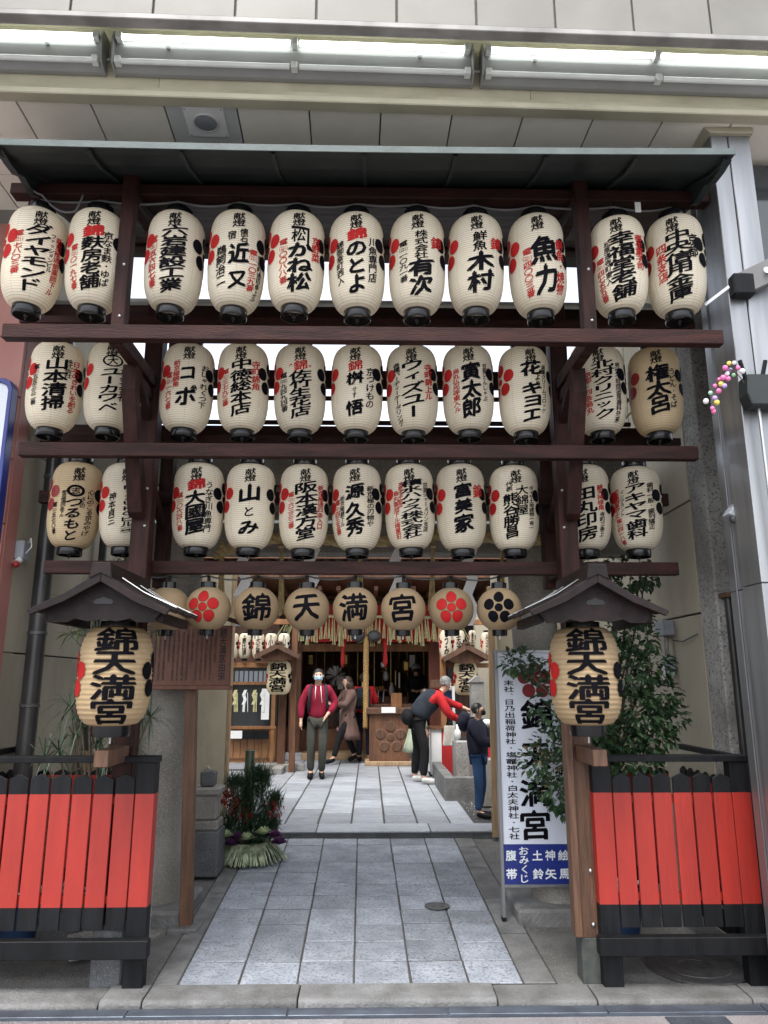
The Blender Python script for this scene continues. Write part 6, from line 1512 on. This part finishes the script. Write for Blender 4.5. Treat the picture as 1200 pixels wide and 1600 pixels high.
def person(lab, x, Y, z, H, rz, pose, mats, long_hair=False, hair=None, mask=None, hood=False, coat=None, cap=None, shoes=None, vest=None, bulk=1.0, face=(0, -1, 0), up=(0, 0, 1)):
    """mats: top, trousers"""
    J = {k: Vector(v) for k, v in BASE.items()}; J.update({k: Vector(v) for k, v in pose.items()})
    s = H / 1.70; root = thing('person', (x, Y, z), lab, 'person', rz=rz)
    fz, upv = Vector(face).normalized(), Vector(up).normalized(); side = fz.cross(upv).normalized(); upv = side.cross(fz).normalized()
    hc = J.get('head', J['neck'] + upv * .115 + fz * .02)        # head centre
    def S_(p): return tuple(Vector(p) * s)
    names = ['pel', 'waist', 'chest', 'nb', 'neck', 'shL', 'elL', 'wrL', 'shR', 'elR', 'wrR', 'hipL', 'knL', 'anL', 'hipR', 'knR', 'anR']
    rad = [(.135,.10),(.12,.09),(.14,.10),.062,.052,.055,.042,.028,.055,.042,.028,.088,.058,.040,.088,.058,.040]
    V = [(S_(J[n]), tuple(q_ * s for q_ in r_) if isinstance(r_, tuple) else r_ * s) for n, r_ in zip(names, rad)]
    E = [(0,1),(1,2),(2,3),(3,4),(2,5),(5,6),(6,7),(2,8),(8,9),(9,10),(0,11),(11,12),(12,13),(0,14),(14,15),(15,16)]
    # head chain: jaw, centre, crown
    V += [(S_(hc - upv * .065 + fz * .015), .062 * s), (S_(hc), (.084 * s, .098 * s)), (S_(hc + upv * .07 - fz * .01), .070 * s)]
    E += [(4, 17), (17, 18), (18, 19)]
    for w_, e_ in ((7, 'L'), (10, 'R')):     # palm and five fingers
        wr = J['wr' + e_]; d = (wr - J['el' + e_]).normalized(); a_ = d.cross(fz).normalized() if abs(d.dot(fz)) < .95 else Vector((1, 0, 0)); b_ = d.cross(a_)
        pm = len(V); V.append((S_(wr + d * .055), (.030 * s, .018 * s))); E.append((w_, pm))
        pm2 = len(V); V.append((S_(wr + d * .085), (.034 * s, .016 * s))); E.append((pm, pm2))
        for k, (o_, l_) in enumerate(((-.027, .055), (-.009, .072), (.009, .078), (.027, .066))):
            i0 = len(V); V.append((S_(wr + d * (.085 + l_ * .5) + b_ * o_ - a_ * .004), .0085 * s)); V.append((S_(wr + d * (.085 + l_ * .9) + b_ * o_ * 1.1 - a_ * .018), .0075 * s)); E += [(pm2, i0), (i0, i0 + 1)]
        i0 = len(V); V.append((S_(wr + d * .075 + b_ * -.045), .010 * s)); V.append((S_(wr + d * .115 + b_ * -.056 - a_ * .01), .009 * s)); E += [(pm, i0), (i0, i0 + 1)]
    for e_, i_ in (('L', 13), ('R', 16)):
        an = J['an' + e_]; td = J.get('toe' + e_, an + Vector((0, -.17, -.055))); i0 = len(V); V.append((S_(td), .034 * s)); E.append((i_, i0))
    skin_obj('body', V, E, m_skin, root)
    k = bulk
    T = ['pel', 'waist', 'chest', 'nb', 'shL', 'elL', 'wrL', 'shR', 'elR', 'wrR']
    tr_ = [(.172*k,.138*k),(.165*k,.130*k),(.190*k,.138*k),.090,.092*k,.070*k,.052*k,.092*k,.070*k,.052*k]
    def tp(n): 
        p = J[n].copy()
        if n == 'pel': p = J['pel'] + (J['pel'] - J['waist']) * .32
        if n in ('wrL', 'wrR'): p = J['el' + n[2]].lerp(J[n], .93)
        return p
    skin_obj('jacket', [(S_(tp(n)), tuple(q_ * s for q_ in r_) if isinstance(r_, tuple) else r_ * s) for n, r_ in zip(T, tr_)], [(0,1),(1,2),(2,3),(2,4),(4,5),(5,6),(2,7),(7,8),(8,9)], mats[0], root)
    if vest is not None:
        skin_obj('vest', [(S_(J['pel'] + (J['pel'] - J['waist']) * .2), (.20*s, .175*s)), (S_(J['waist']), (.205*s, .18*s)), (S_(J['chest']), (.235*s, .20*s)), (S_(J['nb']), .13*s)], [(0,1),(1,2),(2,3)], vest, root)
    Tn = ['pel', 'hipL', 'knL', 'anL', 'hipR', 'knR', 'anR']
    trr = [(.125,.105),.096,.076,.060,.096,.076,.060]
    V2 = []
    for n, r_ in zip(Tn, trr):
        p = J[n] if n[:2] != 'an' else J['kn' + n[2]].lerp(J[n], .97); V2.append((S_(p), tuple(q_ * s for q_ in r_) if isinstance(r_, tuple) else r_ * s))
    skin_obj('trousers', V2, [(0,1),(1,2),(2,3),(0,4),(4,5),(5,6)], mats[1], root)
    for e_ in 'LR':
        an = J['an' + e_]; td = J.get('toe' + e_, an + Vector((0, -.17, -.055))); dd = td - an; dd.z = 0; dd = dd.normalized() if dd.length > .01 else Vector((0, -1, 0))
        skin_obj('shoe', [(S_(an + Vector((0, 0, -.01)) - dd * .03), .052 * s), (S_(an.lerp(td, .5) + Vector((0, 0, -.015))), .050 * s), (S_(td + dd * .04 + Vector((0, 0, .006))), .042 * s)], [(0,1),(1,2)], shoes or m_blackp, root)
    # face
    def hp_(u, v, w_): return Vector(hc) + side * u + upv * v + fz * w_
    nose = MB(); nose.add([S_(hp_(0, .018, .086)), S_(hp_(-.016, -.022, .084)), S_(hp_(.016, -.022, .084)), S_(hp_(0, -.016, .112)), ], [(0, 1, 3), (0, 3, 2), (1, 2, 3)]); nose.build('nose', m_skin, root, local=True, smooth=True)
    for sg in (-1, 1):
        MB().ball(S_(hp_(sg * .032, .016, .082)), .0105 * s, seg=8, rings=5).build('eye', m_blackp, root, local=True, smooth=True)
        MB().ball(S_(hp_(sg * .082, -.005, .0)), .024 * s, seg=8, rings=5, sc=(.5, .8, 1.1)).build('ear', m_skin, root, local=True, smooth=True)
    MB().bar(S_(hp_(-.022, -.045, .083)), S_(hp_(.022, -.045, .083)), .006 * s, .007 * s).build('mouth', m_darkred, root, local=True)
    if mask:
        o = MB(); g_ = []
        for v in (.0, -.022, -.045, -.068):
            for u in (-.066, -.035, 0, .035, .066): g_.append(S_(hp_(u, v, .112 - (abs(u) ** 1.5) * 2.6 - (.018 if v in (.0, -.068) else 0))))
        for a in range(3):
            for b in range(4): o.add([g_[a*5+b], g_[a*5+b+1], g_[(a+1)*5+b+1], g_[(a+1)*5+b]], [(0,1,2,3)])
        mo_ = o.build('face_mask', mask, root, local=True, smooth=True); mo_.modifiers.new('t', 'SOLIDIFY').thickness = .004
    hm = hair or m_hairk
    # hair: cap of the skull plus locks
    hb = MB(); rh = random.Random(int(H * 1000) + int(px_h(lab)))
    for _ in range(520):
        th = rh.uniform(0, 2 * math.pi); ph = rh.uniform(-.35, 1.57); d = side * (math.cos(th) * math.cos(ph)) + fz * (math.sin(th) * math.cos(ph)) + upv * math.sin(ph)
        if d.dot(fz) > .35 and d.dot(upv) < .62: continue
        if d.dot(upv) < -.25 and d.dot(fz) > -.2: continue
        p = Vector(hc) + upv * .022 - fz * .016 + Vector(d) * .086; dn = (-upv * .8 + d * .15 + fz * .1).normalized(); l = rh.uniform(.03, .055); sv = dn.cross(d).normalized() * .012
        hb.add([S_(p + upv * .01 - sv), S_(p + upv * .01 + sv), S_(p + dn * l + d * .006)], [(0, 1, 2)])
    hb.ball(S_(Vector(hc) + upv * .030 - fz * .034), .091 * s, seg=16, rings=10, sc=(1.0, 1.0, .98))
    hb.build('hair', hm, root, local=True, smooth=True)
    if long_hair:
        skin_obj('long_hair', [(S_(hc + upv * .03 - fz * .03), (.125*s, .12*s)), (S_(hc - upv * .10 - fz * .06), (.13*s, .10*s)), (S_(hc - upv * .24 - fz * .09), (.12*s, .08*s)), (S_(hc - upv * .34 - fz * .10), (.07*s, .04*s))], [(0,1),(1,2),(2,3)], hm, root)
    if cap:
        MB().ball(S_(Vector(hc) + upv * .035 - fz * .01), .106 * s, seg=16, rings=10, sc=(1, 1, .85)).build('cap', cap, root, local=True, smooth=True)
    if hood: skin_obj('hood', [(S_(J['nb'] + side * .085 + fz * .02), .04*s), (S_(J['nb'] - fz * .10 + upv * .02), .062*s), (S_(J['nb'] - side * .085 + fz * .02), .04*s)], [(0,1),(1,2)], mats[0], root)
    if coat is not None:
        o = MB(); n = 28; pr = [(.17, 1.05), (.185, .92), (.215, .75), (.25, .58), (.275, .47)]
        tilt = (J['waist'] - J['pel'])
        for i, (rr, zz) in enumerate(pr):
            for q_ in range(n):
                a = 2 * math.pi * q_ / n; w2 = rr * (1 + .06 * math.sin(a * 5 + i) * i / 4)
                o.v.append(Vector((J['pel'].x + w2 * math.cos(a), J['pel'].y + w2 * .85 * math.sin(a) + (.93 - zz) * .10, zz)) * s)
        for i in range(len(pr) - 1):
            for q_ in range(n): q2 = (q_ + 1) % n; o.f.append((i*n+q_, i*n+q2, (i+1)*n+q2, (i+1)*n+q_)); o.m.append(0)
        oo = o.build('coat_skirt', coat, root, local=True, smooth=True); oo.modifiers.new('t', 'SOLIDIFY').thickness = .012
    return root, s, J
def px_h(t): return sum(map(ord, t)) % 97
c_red = cloth('dark_red_fleece', (.30, .018, .045)); c_grey = cloth('olive_grey_cotton', (.065, .066, .056)); c_blk = cloth('black_cotton', (.012, .012, .013))
c_navy = cloth('navy_quilt', (.030, .036, .048)); c_sleeve = cloth('bright_red_knit', (.52, .025, .03)); c_brown = cloth('brown_wool', (.17, .105, .088)); c_jean = cloth('blue_denim', (.03, .07, .16))
c_jk = cloth('navy_nylon', (.022, .024, .040)); c_green = cloth('pale_green_wool', (.38, .44, .33)); m_maskb = mat('pale_blue_mask', (.50, .68, .78), rough=.8); c_white = mat('white_trainers', (.6, .6, .58), rough=.6); c_beige = cloth('beige_cloth', (.55, .42, .30))
# man in red hoodie, walking to the camera
x1_ = X(496, 1150, 12.7)
pr1, s1, J1 = person('man in a dark red hoodie, blue mask and grey trousers walking forward', x1_, 12.7, ZC, 1.72, .06,
   dict(knL=(.09, -.10, .50), anL=(.075, .02, .09), toeL=(.09, -.13, .035), knR=(-.10, -.03, .50), anR=(-.10, .02, .09), toeR=(-.11, -.15, .035),
        elR=(-.27, .03, 1.14), wrR=(-.27, -.03, .90), elL=(.29, .02, 1.16), wrL=(.16, -.13, 1.0)), (c_red, c_grey), mask=m_maskb, hood=True)
for sg in (-1, 1):
    MB().tube([Vector((sg * .11, .06, 1.46)) * s1, Vector((sg * .125, -.10, 1.44)) * s1, Vector((sg * .135, -.155, 1.30)) * s1, Vector((sg * .15, -.13, 1.12)) * s1, Vector((sg * .16, .02, 1.02)) * s1], .022, 6).build('backpack_strap', c_navy, pr1, local=True, smooth=True)
    MB().tube([Vector((sg * .04, -.12, 1.44)) * s1, Vector((sg * .045, -.16, 1.36)) * s1, Vector((sg * .045 + (.02 if sg > 0 else 0), -.158, 1.18 if sg > 0 else 1.24)) * s1], .006, 6).build('drawstring', m_shide, pr1, local=True, smooth=True)
MB().bar(Vector((0, -.152, 1.40)) * s1, Vector((0, -.160, .95)) * s1, .006, .006).build('zip', c_navy, pr1, local=True)
# woman in brown coat
x2_ = X(543, 1150, 15.2)
pr2, s2, J2 = person('long haired woman in a mauve brown coat with a black shoulder bag', x2_, 15.0, ZC, 1.62, -R(62),
   dict(knL=(.08, -.22, .52), anL=(.08, -.34, .12), toeL=(.08, -.50, .05), knR=(-.08, .05, .50), anR=(-.08, .22, .16), toeR=(-.08, .10, .05), elL=(.18, -.12, 1.14), wrL=(.10, -.34, 1.17), elR=(-.18, -.12, 1.14), wrR=(-.10, -.32, 1.18)),
   (c_brown, c_blk), long_hair=True, hair=m_hairb, coat=c_brown, bulk=1.1)
MB().ball(Vector((-.22, -.02, .88)) * s2, .17, sc=(.55, 1, 1.15), seg=14, rings=9).build('shoulder_bag', c_blk, pr2, local=True, smooth=True)
MB().tube([Vector((.10, 0, 1.44)) * s2, Vector((-.08, -.16, 1.22)) * s2, Vector((-.23, -.06, .98)) * s2], .012, 6).build('bag_strap', c_blk, pr2, local=True, smooth=True)
MB().ball(Vector((-.27, -.06, .66)) * s2, .05, sc=(.6, 1, 1)).build('pink_charm', mat('pink_plush', (.7, .35, .45), rough=.8), pr2, local=True, smooth=True)
# man in red jacket from behind
x3_ = X(569, 1150, 15.8)
pr3, s3, J3 = person('visitor in a red jacket and patterned cap with a dark backpack, seen from behind', x3_, 15.35, ZC, 1.68, R(172),
   dict(elL=(.23, -.06, 1.12), wrL=(.12, -.22, 1.18), elR=(-.23, -.06, 1.12), wrR=(-.12, -.22, 1.18)), (c_sleeve, c_jk), cap=cloth('patterned_cap', (.10, .085, .03)), bulk=1.08)
MB().box((-.15, .12, 1.0), (.15, .28, 1.42)).build('backpack', c_navy, pr3, local=True, bevel=.04)
MB().box((-.11, .281, 1.05), (.11, .31, 1.22)).build('backpack_pocket', c_blk, pr3, local=True, bevel=.015)
# bending man
x4_ = X(657, 1180, 12.2)
pr4, s4, J4 = person('grey haired man in a navy padded vest with red sleeves bending forward and reaching right', x4_, 12.1, ZC, 1.72, R(98),
   dict(pel=(0, .06, .95), waist=(0, -.02, 1.09), chest=(0, -.17, 1.24), nb=(0, -.30, 1.335), neck=(0, -.355, 1.375), shL=(.165, -.26, 1.28), shR=(-.165, -.26, 1.28),
        elL=(.26, -.50, 1.19), wrL=(.20, -.76, 1.10), elR=(-.22, -.40, 1.02), wrR=(-.16, -.58, .93), hipL=(.09, .06, .89), hipR=(-.09, .06, .89),
        knL=(.14, .02, .50), anL=(.15, .08, .09), toeL=(.16, -.09, .035), knR=(-.14, -.04, .50), anR=(-.16, .0, .09), toeR=(-.17, -.17, .035)),
   (c_sleeve, c_blk), hair=m_hairg, vest=c_navy, shoes=c_white, face=(0, -.9, -.42), up=(0, -.42, .9), mask=m_shide)
MB().ball(Vector((-.05, .22, .98)) * s4, .16, sc=(.9, .6, .8), seg=14, rings=9).build('waist_bag', c_blk, pr4, local=True, smooth=True)
MB().prism([(-.50, .86), (-.34, .86), (-.31, .56), (-.53, .56)], 'x', -.22, -.15).build('tote_bag', cloth('canvas_tote', (.55, .52, .46)), pr4, local=True, bevel=.01)
MB().tube([(-.18, -.47, .86), (-.17, -.47, .93), (-.17, -.39, .93), (-.18, -.37, .86)], .008, 6).build('tote_handle', c_blk, pr4, local=True)
# person behind him
x5_ = X(652, 1150, 12.9)
person('visitor in a pale green coat and jeans mostly hidden behind the bending man', x5_, 12.85, ZC, 1.45, R(120), dict(waist=(0, -.03, 1.08), chest=(0, -.10, 1.25), nb=(0, -.17, 1.38), neck=(0, -.2, 1.43), shL=(.15, -.12, 1.33), shR=(-.15, -.12, 1.33)), (c_green, c_jean), coat=c_green, shoes=c_white, hair=m_hairb)
# child
x6_ = X(747, 1200, 9.1)
pr6, s6, J6 = person('child in a navy hooded jacket and jeans reaching out towards the ox statue', x6_, 9.05, ZC, 1.26, R(68),
   dict(elL=(.20, -.14, 1.14), wrL=(.16, -.36, 1.10), elR=(-.20, -.12, 1.14), wrR=(-.14, -.36, 1.12), knL=(.09, -.03, .48), anL=(.10, .04, .09), knR=(-.09, -.02, .48), anR=(-.09, .0, .09)),
   (c_jk, c_jean), mask=c_blk, hood=True, bulk=1.28)
MB().ball((.0, .16, 1.06), .13, sc=(1.1, .6, .9), seg=12, rings=8).build('hood_bag', c_jk, pr6, local=True, smooth=True)
# attendant in the hall
x7_ = X(650, 1060, 16.9)
person('attendant in a dark robe and pale cap standing inside the hall at right', x7_, 16.9, ZC + .25, 1.66, 0, dict(elL=(.22, -.05, 1.14), wrL=(.08, -.22, 1.12), elR=(-.22, -.05, 1.14), wrR=(-.08, -.22, 1.12)), (c_blk, c_blk), mask=c_blk, cap=m_bbox)

# bake the grown figures to plain meshes
bpy.context.view_layer.update()
dg = bpy.context.evaluated_depsgraph_get(); baked = []
for o in SKINS: baked.append((o, bpy.data.meshes.new_from_object(o.evaluated_get(dg))))
for o, me in baked:
    o.modifiers.clear(); o.data = me
    me.polygons.foreach_set('use_smooth', [True] * len(me.polygons))
